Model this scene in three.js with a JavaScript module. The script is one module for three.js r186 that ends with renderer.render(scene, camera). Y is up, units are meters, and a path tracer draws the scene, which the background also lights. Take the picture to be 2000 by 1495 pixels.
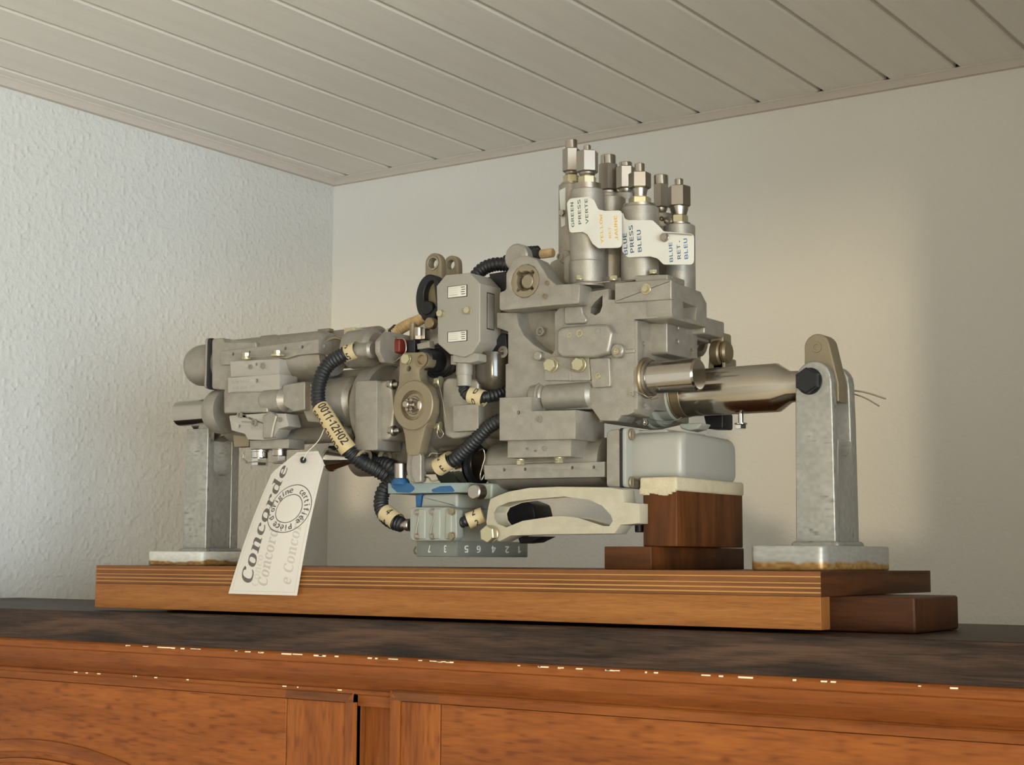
import * as THREE from 'three';
import { RectAreaLightUniformsLib } from 'three/addons/lights/RectAreaLightUniformsLib.js';
import { RoundedBoxGeometry } from 'three/addons/geometries/RoundedBoxGeometry.js';
import { mergeGeometries, toCreasedNormals } from 'three/addons/utils/BufferGeometryUtils.js';

// ---------------------------------------------------------------- camera, light, exposure
const scene = new THREE.Scene();
const H = 1.62;                                   // height in metres of the plywood board's top above the floor
const camera = new THREE.PerspectiveCamera(27.611, 2000 / 1495, 0.05, 60);
camera.position.set(0.6130, H + 0.0101, 1.4126);
camera.up.set(0.060248, 0.993581, 0.095743);
camera.lookAt(0.6130 - 0.564285, H + 0.0101 + 0.113022, 1.4126 - 0.817807);
const renderer = new THREE.WebGLRenderer({ antialias: true });
renderer.toneMapping = THREE.LinearToneMapping;
renderer.toneMappingExposure = 0.99;
renderer.shadowMap.enabled = true;
scene.background = new THREE.Color(0.55, 0.62, 0.70);   // hazy daylight outside the two windows
RectAreaLightUniformsLib.init();
function windowLight(color, intensity, w, h, at, to) {
  const l = new THREE.RectAreaLight(color, intensity, w, h);
  l.position.set(...at); l.lookAt(...to); scene.add(l);
  return l;
}
// the glazed garden door behind the camera: warm light off sunlit paving and walls
windowLight(new THREE.Color(1.0, 0.88, 0.68), 3.9, 1.80, 1.74, [2.42, 0.90, 4.16], [2.2, 2.4, 0]);
// the wide window in the far right-hand wall: cool light of the open sky
windowLight(new THREE.Color(0.76, 0.91, 1.06), 20.5, 2.20, 1.50, [3.96, 1.55, 3.05], [0, 3.0, 2.3]);
// low sun thrown back from across the garden; comes through the glazed door, its head and the corner of the nook cut the beam
const sun = new THREE.DirectionalLight(new THREE.Color(1.0, 0.82, 0.54), 0.80);
sun.position.set(0.66 * 4, H - 0.088 * 4, 4); sun.target.position.set(0, H, 0);
sun.castShadow = true; sun.shadow.radius = 4.5; sun.shadow.mapSize.set(2048, 2048);
Object.assign(sun.shadow.camera, { left: -3, right: 3, top: 2, bottom: -2, near: 0.1, far: 14 });
scene.add(sun, sun.target);

// ---------------------------------------------------------------- helpers; lengths in millimetres from the board's front right top corner
let seed = 7;
const rnd = () => ((seed = (seed * 1664525 + 1013904223) >>> 0) / 4294967296);
const baseOf = new Map();
const names = {};
function numbered(n) { const k = names[n] = (names[n] ?? -1) + 1; return k ? n + '_' + String(k).padStart(3, '0') : n; }
function prep(geoms, base, grain, crease = 0.6) {
  const list = (Array.isArray(geoms) ? geoms : [geoms]).map(g => {
    const ud = g.userData; g = g.index ? g.toNonIndexed() : g.clone();
    for (const k of Object.keys(g.attributes)) if (k !== 'position' && !(k === 'uv' && ud.ownUv)) g.deleteAttribute(k);
    const u = g.attributes.uv; g = toCreasedNormals(g, ud.crease ?? crease); if (u) g.setAttribute('uv', u);
    if (!g.attributes.uv) boxUv(g, grain);
    return g;
  });
  const m = list.length > 1 ? mergeGeometries(list) : list[0];
  m.translate(-base[0], -base[1], -base[2]); m.scale(0.001, 0.001, 0.001);
  return m;
}
function boxUv(g, grain = 'x') {
  const p = g.attributes.position, uv = new Float32Array(p.count * 2), a = new THREE.Vector3(), b = new THREE.Vector3(), c = new THREE.Vector3();
  for (let i = 0; i < p.count; i += 3) {
    a.fromBufferAttribute(p, i); b.fromBufferAttribute(p, i + 1).sub(a); c.fromBufferAttribute(p, i + 2).sub(a);
    const n = b.cross(c), ax = Math.abs(n.x), ay = Math.abs(n.y), az = Math.abs(n.z);
    const drop = ax > ay && ax > az ? 0 : ay > az ? 1 : 2, gi = 'xyz'.indexOf(grain);
    let u = [1, 0, 0][drop], v = [2, 2, 1][drop];
    if (v === gi) [u, v] = [v, u];
    for (let k = 0; k < 3; k++) { const q = [p.getX(i + k), p.getY(i + k), p.getZ(i + k)]; uv[(i + k) * 2] = q[u] / 1000; uv[(i + k) * 2 + 1] = q[v] / 1000; }
  }
  g.setAttribute('uv', new THREE.BufferAttribute(uv, 2));
}
function mesh(geo, mat) { const m = new THREE.Mesh(geo, mat); m.castShadow = m.receiveShadow = true; return m; }
function thing(name, label, category, base) {
  const t = new THREE.Group(); t.name = numbered(name); t.position.set(base[0] / 1000, H + base[1] / 1000, base[2] / 1000);
  if (label) t.userData = { label, category };
  baseOf.set(t, base); scene.add(t); return t;
}
function part(parent, name, geoms, mat, { grain, label, crease } = {}) {   // one mesh under a thing, a part or a piece of the setting
  const base = baseOf.get(parent), m = mesh(prep(geoms, base, grain, crease), mat);
  m.name = name; if (label) m.userData.label = label;
  baseOf.set(m, base); parent.add(m); return m;
}
function single(name, geoms, mat, base, data, grain) {                     // a thing or a piece of the setting that is one mesh
  const m = mesh(prep(geoms, base, grain), mat);
  m.name = numbered(name); m.position.set(base[0] / 1000, H + base[1] / 1000, base[2] / 1000); m.userData = data;
  baseOf.set(m, base); scene.add(m); return m;
}
function place(parent, name, proto, mat, at, rot) {                        // a small repeated part: shares its geometry (metres, at the origin)
  const base = baseOf.get(parent), m = mesh(proto, mat);
  m.name = name; m.position.set((at[0] - base[0]) / 1000, (at[1] - base[1]) / 1000, (at[2] - base[2]) / 1000); if (rot) m.rotation.set(...rot);
  parent.add(m); return m;
}
// outlines
function roundPts(pts, r) {                                                // corners of a polygon rounded; a point may carry its own radius
  const out = [];
  pts.forEach((p, i) => {
    const R = p[2] ?? r; if (!R) { out.push([p[0], p[1]]); return; }
    const a = pts[(i + pts.length - 1) % pts.length], b = pts[(i + 1) % pts.length];
    const da = [a[0] - p[0], a[1] - p[1]], db = [b[0] - p[0], b[1] - p[1]], la = Math.hypot(...da), lb = Math.hypot(...db);
    const cos = Math.min(1, Math.max(-1, (da[0] * db[0] + da[1] * db[1]) / la / lb)), half = Math.acos(cos) / 2;
    if (half > 1.5) { out.push([p[0], p[1]]); return; }
    const d = Math.min(R / Math.tan(half), la * 0.49, lb * 0.49), s = [p[0] + da[0] / la * d, p[1] + da[1] / la * d], e = [p[0] + db[0] / lb * d, p[1] + db[1] / lb * d];
    const n = d > 6 ? 7 : 4;
    for (let k = 0; k <= n; k++) { const t = k / n, q = 1 - t; out.push([q * q * s[0] + 2 * q * t * p[0] + t * t * e[0], q * q * s[1] + 2 * q * t * p[1] + t * t * e[1]]); }
  });
  return out;
}
function circlePts(x, y, rx, ry = rx, n = 24) { return Array.from({ length: n }, (_, i) => [x + rx * Math.cos(i / n * 2 * Math.PI), y + ry * Math.sin(i / n * 2 * Math.PI)]); }
const toShape = pts => new THREE.Shape(pts.map(p => new THREE.Vector2(p[0], p[1])));
// extrusions: ext faces the room (front at z1), extX has its right-hand end at x1, extY its top at y1
function ext(pts, z1, depth, { r = 0, bevel = 0.8, holes = [] } = {}) {
  const s = toShape(roundPts(pts, r));
  for (const h of holes) s.holes.push(new THREE.Path((Array.isArray(h[0]) ? h : circlePts(h[0], h[1], h[2], h[2], 14)).map(p => new THREE.Vector2(p[0], p[1]))));
  const g = new THREE.ExtrudeGeometry(s, { depth: depth - 2 * bevel, bevelEnabled: bevel > 0, bevelSize: bevel, bevelThickness: bevel, bevelOffset: -bevel, bevelSegments: bevel > 1.5 ? 4 : 2, curveSegments: 8 });
  g.translate(0, 0, z1 - depth + bevel); return g;
}
function extX(pts, x1, depth, o = {}) {                                    // pts are [y, z]
  const g = ext(pts.map(p => [-p[1], p[0], p[2]]), 0, depth, { ...o, holes: (o.holes ?? []).map(h => Array.isArray(h[0]) ? h.map(p => [-p[1], p[0]]) : [-h[1], h[0], h[2]]) });
  g.rotateY(Math.PI / 2); g.translate(x1, 0, 0); return g;
}
function extY(pts, y1, depth, o = {}) {                                    // pts are [x, z]
  const g = ext(pts.map(p => [p[0], -p[1], p[2]]), 0, depth, { ...o, holes: (o.holes ?? []).map(h => [h[0], -h[1], h[2]]) });
  g.rotateX(-Math.PI / 2); g.translate(0, y1, 0); return g;
}
function box(x0, x1, y0, y1, z0, z1, r = 0.8) {
  const w = x1 - x0, h = y1 - y0, d = z1 - z0, g = r ? new RoundedBoxGeometry(w, h, d, r > 2 ? 4 : 2, Math.min(r, w / 2, h / 2, d / 2)) : new THREE.BoxGeometry(w, h, d);
  g.translate((x0 + x1) / 2, (y0 + y1) / 2, (z0 + z1) / 2); return g;
}
const AX = { x: [1, 0, 0], y: [0, 1, 0], z: [0, 0, 1] };
function orient(g, at, axis) {                                             // from +y to the axis
  const d = new THREE.Vector3(...(AX[axis] ?? axis)).normalize();
  g.applyQuaternion(new THREE.Quaternion().setFromUnitVectors(new THREE.Vector3(0, 1, 0), d)); g.translate(...at); return g;
}
function lat(profile, at, axis, seg = 40, turn = 0) {                      // profile [[along, radius], ...]
  const g = new THREE.LatheGeometry(profile.map(p => new THREE.Vector2(Math.max(p[1], 0.001), p[0])), seg);
  if (turn) g.rotateY(turn);
  return orient(g, at, axis);
}
const cyl = (at, axis, r, len, c = 0.8, seg = 32) => lat([[0, 0], [0, r - c], [c, r], [len - c, r], [len, r - c], [len, 0]], at, axis, seg);
function hex(at, axis, af, h, turn = 0) { const r = af / Math.sqrt(3), c = Math.min(h * 0.2, af * 0.06); const g = lat([[0, 0], [0, r], [h - c, r], [h, r * 0.9], [h, 0]], at, axis, 6, turn); g.userData.crease = 0.3; return g; }
const tor = (at, axis, R, r, seg = 28) => { const g = new THREE.TorusGeometry(R, r, 8, seg); g.rotateX(Math.PI / 2); return orient(g, at, axis); };
function sweep(pts, radius, { seg = 60, rad = 14, closed = false, caps = true, uvs = false } = {}) {   // radius: number or f(distance)
  const c = new THREE.CatmullRomCurve3(pts.map(p => new THREE.Vector3(...p)), closed, 'centripetal');
  const len = c.getLength(), f = c.computeFrenetFrames(seg, closed), P = [], I = [];
  for (let i = 0; i <= seg; i++) {
    const q = c.getPointAt(i / seg), R = typeof radius === 'function' ? radius(i / seg * len, len) : radius;
    for (let k = 0; k <= rad; k++) { const a = k / rad * 2 * Math.PI, n = f.normals[i], b = f.binormals[i]; P.push(q.x + R * (Math.cos(a) * n.x + Math.sin(a) * b.x), q.y + R * (Math.cos(a) * n.y + Math.sin(a) * b.y), q.z + R * (Math.cos(a) * n.z + Math.sin(a) * b.z)); }
  }
  for (let i = 0; i < seg; i++) for (let k = 0; k < rad; k++) { const a = i * (rad + 1) + k, b = a + rad + 1; I.push(a, a + 1, b, b, a + 1, b + 1); }
  if (uvs) { const U = []; for (let i = 0; i <= seg; i++) for (let k = 0; k <= rad; k++) U.push(i / seg, 1 - k / rad); caps = false; uvs = U; }
  if (caps && !closed) for (const [i, flip] of [[0, 1], [seg, 0]]) { const q = c.getPointAt(i / seg), n = P.length / 3; P.push(q.x, q.y, q.z); for (let k = 0; k < rad; k++) { const a = i * (rad + 1) + k; flip ? I.push(n, a + 1, a) : I.push(n, a, a + 1); } }
  const g = new THREE.BufferGeometry(); g.setAttribute('position', new THREE.Float32BufferAttribute(P, 3)); g.setIndex(I); g.userData.crease = 1.1;
  if (uvs) { g.setAttribute('uv', new THREE.Float32BufferAttribute(uvs, 2)); g.userData.ownUv = true; }
  return g;
}
const lenOf = pts => new THREE.CatmullRomCurve3(pts.map(p => new THREE.Vector3(...p)), false, 'centripetal').getLength();
function hose(pts, r, pitch = 4.6) { const L = lenOf(pts), n = Math.round(L / pitch); return sweep(pts, s => r * (0.93 + 0.07 * Math.sign(Math.sin(s / pitch * 2 * Math.PI + 0.01)) * Math.pow(Math.abs(Math.sin(s / pitch * 2 * Math.PI)), 0.5)), { seg: n * 6, rad: 16 }); }

// ---------------------------------------------------------------- textures
const hash = (x, y, s) => { let h = (x * 374761393 + y * 668265263 + s * 2147483647) | 0; h = Math.imul(h ^ (h >>> 13), 1274126177); return ((h ^ (h >>> 16)) >>> 0) / 4294967296; };
function pn(x, y, px, py, s) {                                             // value noise that repeats every px, py cells
  const xi = Math.floor(x), yi = Math.floor(y), u = x - xi, v = y - yi, a = u * u * (3 - 2 * u), b = v * v * (3 - 2 * v), m = (i, n) => ((i % n) + n) % n;
  const h = (i, j) => hash(m(xi + i, px), m(yi + j, py), s);
  return (h(0, 0) * (1 - a) + h(1, 0) * a) * (1 - b) + (h(0, 1) * (1 - a) + h(1, 1) * a) * b;
}
function dataTex(w, h, fn, srgb, mw, mh) {                                 // mw, mh: the size in metres that one repeat covers
  const d = new Uint8Array(w * h * 4);
  for (let j = 0; j < h; j++) for (let i = 0; i < w; i++) { const c = fn(i / w, j / h), k = (j * w + i) * 4; d[k] = c[0]; d[k + 1] = c[1]; d[k + 2] = c[2]; d[k + 3] = 255; }
  const t = new THREE.DataTexture(d, w, h); t.wrapS = t.wrapT = THREE.RepeatWrapping; t.magFilter = t.minFilter = THREE.LinearFilter;
  if (srgb) t.colorSpace = THREE.SRGBColorSpace; t.repeat.set(1 / mw, 1 / mh); t.needsUpdate = true; return t;
}
const mixc = (a, b, t) => [a[0] + (b[0] - a[0]) * t, a[1] + (b[1] - a[1]) * t, a[2] + (b[2] - a[2]) * t];
function woodTex(light, dark, s, { lines = 50, wave = 2, strength = 1, w = 512, h = 512, mw = 0.5, mh = 0.25, pores = 0.25, flecks = 0 } = {}) {
  return dataTex(w, h, (u, v) => {
    const warp = (pn(u * 3, v * 4, 3, 4, s) - 0.5) * wave / 20;
    const nb = Math.round(lines * 0.3), band = pn(u * 2, (v + warp) * nb, 2, nb, s + 1), fine = pn(u * 8, (v + warp) * lines, 8, lines, s + 2), hair = pn(u * 30, v * 200, 30, 200, s + 3), fleck = Math.pow(pn(u * 26, v * 96, 26, 96, s + 4), 4);
    const t = Math.min(1.25, Math.max(-0.1, 0.42 + strength * ((band - 0.5) * 0.9 + (fine - 0.5) * 0.7) + pores * (hair - 0.5) + flecks * fleck));
    return mixc(light, dark, t);
  }, true, mw, mh);
}
function greyTex(s, cells, lo, hi, size, m) { return dataTex(size, size, (u, v) => { const n = 0.5 * pn(u * cells, v * cells, cells, cells, s) + 0.3 * pn(u * cells * 2, v * cells * 2, cells * 2, cells * 2, s + 1) + 0.2 * pn(u * cells * 4, v * cells * 4, cells * 4, cells * 4, s + 2), g = lo + (hi - lo) * n; return [g, g, g]; }, false, m, m); }
function paint(w, h, draw) { const c = document.createElement('canvas'); c.width = w; c.height = h; draw(c.getContext('2d'), w, h); const t = new THREE.CanvasTexture(c); t.colorSpace = THREE.SRGBColorSpace; return t; }

// ---------------------------------------------------------------- materials
const wood = o => new THREE.MeshPhysicalMaterial({ color: '#ffffff', specularIntensity: 0.45, roughness: 0.5, ...o });
const std = o => new THREE.MeshStandardMaterial(o);
const stuccoA = dataTex(1024, 1024, (u, v) => {
  const a = pn(u * 58, v * 58, 58, 58, 1), b = pn(u * 116 + 3, v * 116, 116, 116, 2), c = pn(u * 22, v * 22, 22, 22, 3), d = pn(u * 260, v * 260, 260, 260, 4);
  const g = 255 * Math.min(1, Math.max(0, 0.42 * a * a * 1.6 + 0.25 * b + 0.22 * c + 0.08 * d)); return [g, g, g];
}, false, 0.42, 0.42);
const stuccoB = dataTex(1024, 1024, (u, v) => { const g = 255 * (0.45 * pn(u * 70, v * 70, 70, 70, 5) + 0.3 * pn(u * 140, v * 140, 140, 140, 6) + 0.25 * pn(u * 24, v * 24, 24, 24, 7)); return [g, g, g]; }, false, 0.36, 0.36);
const fineBump = greyTex(20, 48, 60, 255, 512, 0.04);
const M = {
  wallLeft: std({ color: '#e2dfd7', roughness: 0.75, bumpMap: stuccoA, bumpScale: 0.0021 }),
  wallBack: std({ color: '#f0ece2', roughness: 0.85, bumpMap: stuccoB, bumpScale: 0.0009 }),
  plainWall: std({ color: '#e0dcd0', roughness: 0.9 }),
  floor: std({ color: '#d8c8ac', roughness: 0.6 }),
  plank: std({ color: '#ffffff', roughness: 0.6, map: woodTex([244, 238, 229], [237, 230, 220], 31, { lines: 40, strength: 0.5, mw: 0.9, mh: 0.13, pores: 0.5 }), bumpMap: greyTex(33, 40, 90, 255, 256, 0.1), bumpScale: 0.0002 }),
  crown: std({ color: '#d6cabd', roughness: 0.65 }),
  joint: std({ color: '#6f6557', roughness: 0.9 }),
};
// ---------------------------------------------------------------- the room
const ST = { kind: 'structure' };
single('wall_left', box(-1756, -1656, -1620, 860, -1270, 4300, 0), M.wallLeft, [-1656, -1620, 1500], ST);
single('wall_back', box(-1656, 706, -1620, 860, -1270, -1170, 0), M.wallBack, [-300, -1620, -1170], ST);
single('floor', box(-1756, 4100, -1720, -1620, -1270, 4300, 0), M.floor, [1000, -1620, 1500], ST);
// the nook ends in a corner on the right, beyond it the room widens
single('wall_right', box(706, 806, -1620, 860, -1270, 400, 0), M.plainWall, [706, -1620, -400], ST);
single('wall_return', box(806, 4100, -1620, 860, 300, 400, 0), M.plainWall, [2500, -1620, 400], ST);
// front wall with the opening of the glazed door, far wall with the window opening
single('wall_front', [box(-1756, 1500, -1620, 860, 4200, 4300, 0), box(3350, 4100, -1620, 860, 4200, 4300, 0), box(1500, 3350, 167, 860, 4200, 4300, 0)], M.plainWall, [1000, -1620, 4200], ST);
single('wall_far', [box(4000, 4100, -1620, 860, 400, 1950, 0), box(4000, 4100, -1620, 860, 4150, 4200, 0), box(4000, 4100, -1620, -820, 1950, 4150, 0), box(4000, 4100, 680, 860, 1950, 4150, 0)], M.plainWall, [4000, -1620, 2500], ST);
const frameGeo = (w, h, y0, bar) => [box(-w / 2, -w / 2 + 45, y0, y0 + h, 0, 50), box(w / 2 - 45, w / 2, y0, y0 + h, 0, 50), box(-w / 2 + 45, w / 2 - 45, y0 + h - 45, y0 + h, 0, 50), box(-w / 2 + 45, w / 2 - 45, y0, y0 + 60, 0, 50), ...(bar ? [box(-25, 25, y0 + 60, y0 + h - 45, 0, 50)] : [])];
const whiteFrame = std({ color: '#dcd8cc', roughness: 0.4 });
single('door_1', frameGeo(1850, 1787, -1620).map(g => g.translate(2425, 0, 4225)), whiteFrame, [2425, -1620, 4225], ST);
single('window_1', frameGeo(2200, 1500, -820, 1).map(g => g.rotateY(Math.PI / 2).translate(4025, 0, 3050)), whiteFrame, [4025, -820, 3050], ST);
const ceiling = single('ceiling', box(-1756, 4100, 862, 960, -1270, 4300, 0), M.joint, [1000, 862, 1500], ST);
// matchboard planks run towards the back wall
{
  const p = 124.5, edges = [-1640];
  for (let x = -105 - 12 * p; x < 4000; x += p) edges.push(x);
  edges.push(4000);
  const prof = w => [[0, 862], [0, 855], [3, 852], [w - 11, 852], [w - 8, 855], [w - 8, 861], [w, 861], [w, 862]];
  const g = {};
  for (let i = 0; i < edges.length - 1; i++) {
    const w = edges[i + 1] - edges[i], key = w.toFixed(1) + (i % 3);
    g[key] ??= prep(ext(prof(w), 5350, 5350, { bevel: 0 }).translate(0, 0, i % 3 * 230), [0, 0, 0], 'z').translate(0, 0, -i % 3 * 0.23);
    place(ceiling, 'plank', g[key], M.plank, [edges[i], 0, -1160]);
  }
}
const cove = [[852, 20], [850, 20], [847, 15.5], [841, 12], [838, 10], [838, 0], [852, 0]];   // height, distance from the wall
single('trim_1', extX(cove.map(q => [q[0], -1170 + q[1]]), 706, 2362, { bevel: 0 }), M.crown, [500, 838, -1170], ST);
single('trim_2', ext(cove.map(q => [-1656 + q[1] * 1.1, q[0]]), 4200, 5370, { bevel: 0 }), M.crown, [-1656, 838, 1500], ST);

// ---------------------------------------------------------------- the cabinet
const W = {
  dark: wood({ map: woodTex([74, 54, 40], [40, 29, 22], 41, { lines: 40, wave: 4, strength: 1.25, mw: 0.5, mh: 0.12, flecks: 0.6, pores: 0.5 }), bumpMap: greyTex(42, 30, 80, 255, 256, 0.06), bumpScale: 0.0003 }),
  rail: wood({ map: woodTex([146, 84, 36], [108, 57, 22], 51, { lines: 30, wave: 2, strength: 0.7, mw: 0.6, mh: 0.2, flecks: 0.5 }) }),
  panel: wood({ map: woodTex([152, 88, 36], [116, 62, 24], 61, { lines: 40, wave: 3, strength: 0.6, mw: 0.45, mh: 0.3, flecks: 0.9, pores: 0.35 }) }),
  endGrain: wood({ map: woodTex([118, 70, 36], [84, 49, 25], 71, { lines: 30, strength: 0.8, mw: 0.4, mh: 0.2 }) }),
  chip: std({ color: '#e6d3ae', roughness: 0.8 }),
};
single('shelf_board', [extX([[-60, 20, 3], [-100, 20, 1.5], [-100, -360, 1], [-60, -360, 2]], 620, 2270, { bevel: 0 })], W.dark, [-500, -100, -170],
  { label: 'long dark brown stained board lying across the top of the wooden cabinet', category: 'board' });
const cab = thing('cabinet', 'orange-brown wooden wall cabinet with moulded cornice and framed doors', 'cabinet', [-500, -1000, -170]);
part(cab, 'cornice', extX([[-100, 14], [-104, 16, 2], [-111, 15, 2], [-112.5, 11, 1], [-117, 10], [-126, 7, 6], [-137, -3, 8], [-141, -4], [-141.5, 0, 1], [-146, 0, 1.5], [-148, -6], [-160, -6], [-160, -40], [-100, -40]], 620, 2270, { bevel: 0 }), W.rail);
part(cab, 'carcass', [box(-1650, 620, -1000, -160, -355, -44, 1), box(-1650, 620, -160, -100, -355, -41, 1)], W.rail);
part(cab, 'centre_stile', box(-640, -470, -1000, -148, -43, -22, 1), W.rail, { grain: 'y' });
function door(x0, x1, top, stileX, left) {
  const d = part(cab, 'door', box(x0, x1, -990, top - 6, -20, -4, 1), W.panel);
  // moulded edge round the door; over the upright stile it shows the stile's end grain, which took the stain darker
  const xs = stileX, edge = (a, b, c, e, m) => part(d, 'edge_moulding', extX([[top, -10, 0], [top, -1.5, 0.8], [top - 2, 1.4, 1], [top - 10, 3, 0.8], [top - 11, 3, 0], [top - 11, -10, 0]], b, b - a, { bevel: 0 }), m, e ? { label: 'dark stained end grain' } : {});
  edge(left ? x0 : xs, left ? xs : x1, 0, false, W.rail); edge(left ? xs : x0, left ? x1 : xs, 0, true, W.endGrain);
  const side = left ? [[x1, top], [x1, -990], [x1 - 12, -990], [x1 - 12, top - 11]] : [[x0, top], [x0 + 12, top - 11], [x0 + 12, -990], [x0, -990]];
  part(d, 'edge_moulding', ext(side, 2.6, 14, { bevel: 0.6 }), W.rail, { grain: 'y' });
  const s0 = left ? stileX : x0 + 13, s1 = left ? x1 - 13 : stileX;
  part(d, 'stile', box(s0, s1, -990, top - 12, -10, -1, 0.8), W.panel, { grain: 'y' });
  const p0 = left ? x0 + 13 : stileX + 1.6, p1 = left ? stileX - 1.6 : x1 - 13;
  part(d, 'top_rail', box(p0, p1, left ? -330 : -420, top - 12, -10, -1, 0.8), W.panel);
  return d;
}
const doorL = door(-1560, -582, -145, -688, true);
const doorR = door(-527, 450, -139, -458, false);
{ // arched moulding on the left door's panel
  const arc = (dx, dy) => Array.from({ length: 33 }, (_, i) => { const t = i / 32 * 2 - 1; return [-1128 + t * (330 - dx), -236 - dy - 74 * t * t]; });
  const band = (a, b) => [...arc(...a), ...arc(...b).reverse()];
  part(doorL, 'arched_moulding', [ext(band([0, 0], [0, 16]), 2.5, 6, { bevel: 1.2 }), ext(band([0, 25], [0, 31]), 4, 6, { bevel: 1.5 })], W.rail);
}
{ // flecks of cream paint under the dark board
  const g = [];
  for (let i = 0; i < 46; i++) { const x = -1000 + Math.pow(rnd(), 0.9) * 1150, w = 2 + rnd() * rnd() * 24, h = 0.5 + rnd() * 1.0; g.push(box(x, x + w, -102.5 - h, -102, 13, 16.6, 0.3)); }
  for (let i = 0; i < 12; i++) { const x = -1080 + rnd() * 900; g.push(box(x, x + 2 + rnd() * 5, -143.5, -142, -1, 0.5, 0.3)); }
  part(cab, 'paint_flecks', g, W.chip, { label: 'cream flecks of old paint' }).userData.kind = 'stuff';
}
// ---------------------------------------------------------------- the display board
const PW = {
  pale: wood({ map: woodTex([176, 130, 74], [150, 104, 54], 81, { lines: 24, strength: 0.6, mw: 0.5, mh: 0.1 }) }),
  mid: wood({ map: woodTex([122, 78, 42], [90, 55, 28], 82, { lines: 24, strength: 0.7, mw: 0.3, mh: 0.1 }) }),
  strip: wood({ map: woodTex([150, 98, 48], [124, 76, 34], 83, { lines: 60, strength: 0.6, mw: 0.35, mh: 0.12, pores: 0.5, flecks: 0.4 }) }),
  end: wood({ map: woodTex([80, 45, 21], [52, 28, 13], 84, { lines: 40, strength: 0.8, mw: 0.2, mh: 0.08 }) }),
  block: wood({ map: woodTex([96, 54, 22], [60, 33, 12], 85, { lines: 30, strength: 0.8, mw: 0.3, mh: 0.12 }) }),
};
const board = thing('display_board', 'brown varnished plywood display board resting on the dark shelf', 'board', [-500, -56, -150]);
{
  const y = [0, -4.4, -5.6, -10.6, -11.8, -15, -16.6, -19.6, -21.2, -24];
  for (let i = 0; i < 9; i++) part(board, 'ply', box(-1037, 0, y[i + 1], y[i], -303, i % 2 ? -0.3 : -0.6, 0.2), i % 2 ? PW.pale : i === 0 ? PW.mid : PW.mid);
  part(board, 'edge_strip', box(-1037, 0, -56, -24.2, -22, 0, 0.8), PW.strip);
  part(board, 'end_veneer', box(0, 0.6, -24, 0, -303, -0.4, 0.2), PW.end, { grain: 'z' });
}
single('wooden_batten', extX([[-24.5, -64, 2], [-59.5, -64, 4], [-59.5, -190, 4], [-24.5, -190, 3]], 70, 1040, { bevel: 3 }), PW.end, [-450, -60, -127],
  { label: 'brown wooden batten under the display board, its chipped end sticking out at the right', category: 'batten' });
// ---------------------------------------------------------------- metals, paints, rubber
const scratch = greyTex(91, 24, 120, 255, 512, 0.06);
const castTex = (lo, hi, s) => dataTex(256, 256, (u, v) => { const n = 0.6 * pn(u * 12, v * 12, 12, 12, s) + 0.4 * pn(u * 90, v * 90, 90, 90, s + 1); return mixc(lo, hi, n); }, true, 0.09, 0.09);
Object.assign(M, {
  alu: std({ color: '#ffffff', metalness: 0.5, roughness: 0.46, map: castTex([138, 132, 121], [158, 152, 140], 92), bumpMap: fineBump, bumpScale: 0.00012 }),
  post: std({ color: '#ffffff', metalness: 0.55, roughness: 0.42, map: dataTex(512, 512, (u, v) => { const n = pn(u * 8, v * 8, 8, 8, 94), f = pn(u * 40, v * 40, 40, 40, 95), s = Math.pow(pn(u * 26, v * 60, 26, 60, 96), 5) * Math.max(0, n - 0.35) * 3; const g = 160 + 14 * (f - 0.5) + 16 * (n - 0.5) - 34 * s; return [g, g - 2, g - 10]; }, true, 0.16, 0.16), bumpMap: fineBump, bumpScale: 0.0002 }),
  steel: std({ color: '#b3aca2', metalness: 1, roughness: 0.2, roughnessMap: scratch }),
  nut: std({ color: '#a39b90', metalness: 1, roughness: 0.34 }),
  cad: std({ color: '#b6ad8d', metalness: 0.75, roughness: 0.34 }),
  bronze: std({ color: '#8d7d62', metalness: 0.8, roughness: 0.42 }),
  tan: std({ color: '#867a63', metalness: 0.45, roughness: 0.5, bumpMap: fineBump, bumpScale: 0.0001 }),
  chrome: std({ color: '#cfcdc8', metalness: 1, roughness: 0.08 }),
  wire: std({ color: '#a9a294', metalness: 0.9, roughness: 0.35 }),
  black: std({ color: '#191a1c', roughness: 0.5 }),
  blackMetal: std({ color: '#222224', metalness: 0.4, roughness: 0.45 }),
  gasket: std({ color: '#1c1b1a', roughness: 0.8 }),
  cover: std({ color: '#96948a', roughness: 0.36 }),
  cream: std({ color: '#ffffff', roughness: 0.5, map: castTex([162, 154, 132], [178, 170, 148], 97) }),
  foam: std({ color: '#ffffff', roughness: 0.9, map: castTex([178, 164, 134], [198, 186, 158], 98), bumpMap: fineBump, bumpScale: 0.0006 }),
  jbox: std({ color: '#8a8579', roughness: 0.42 }),
  teal: std({ color: '#7d8a86', roughness: 0.4 }),
  greyGreen: std({ color: '#8b8d82', roughness: 0.42 }),
  blue: std({ color: '#1f4f78', roughness: 0.45 }),
  red: std({ color: '#641f13', roughness: 0.5 }),
  sleeve: std({ color: '#b9a882', roughness: 0.7 }),
  braid: std({ color: '#ffffff', roughness: 0.9, map: castTex([150, 124, 84], [206, 180, 134], 99) }),
  glass: std({ color: '#453e33', metalness: 0.2, roughness: 0.15 }),
});
const mm = g => { const q = prep(g, [0, 0, 0], 'x'); return q; };          // prototype for place()
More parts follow.
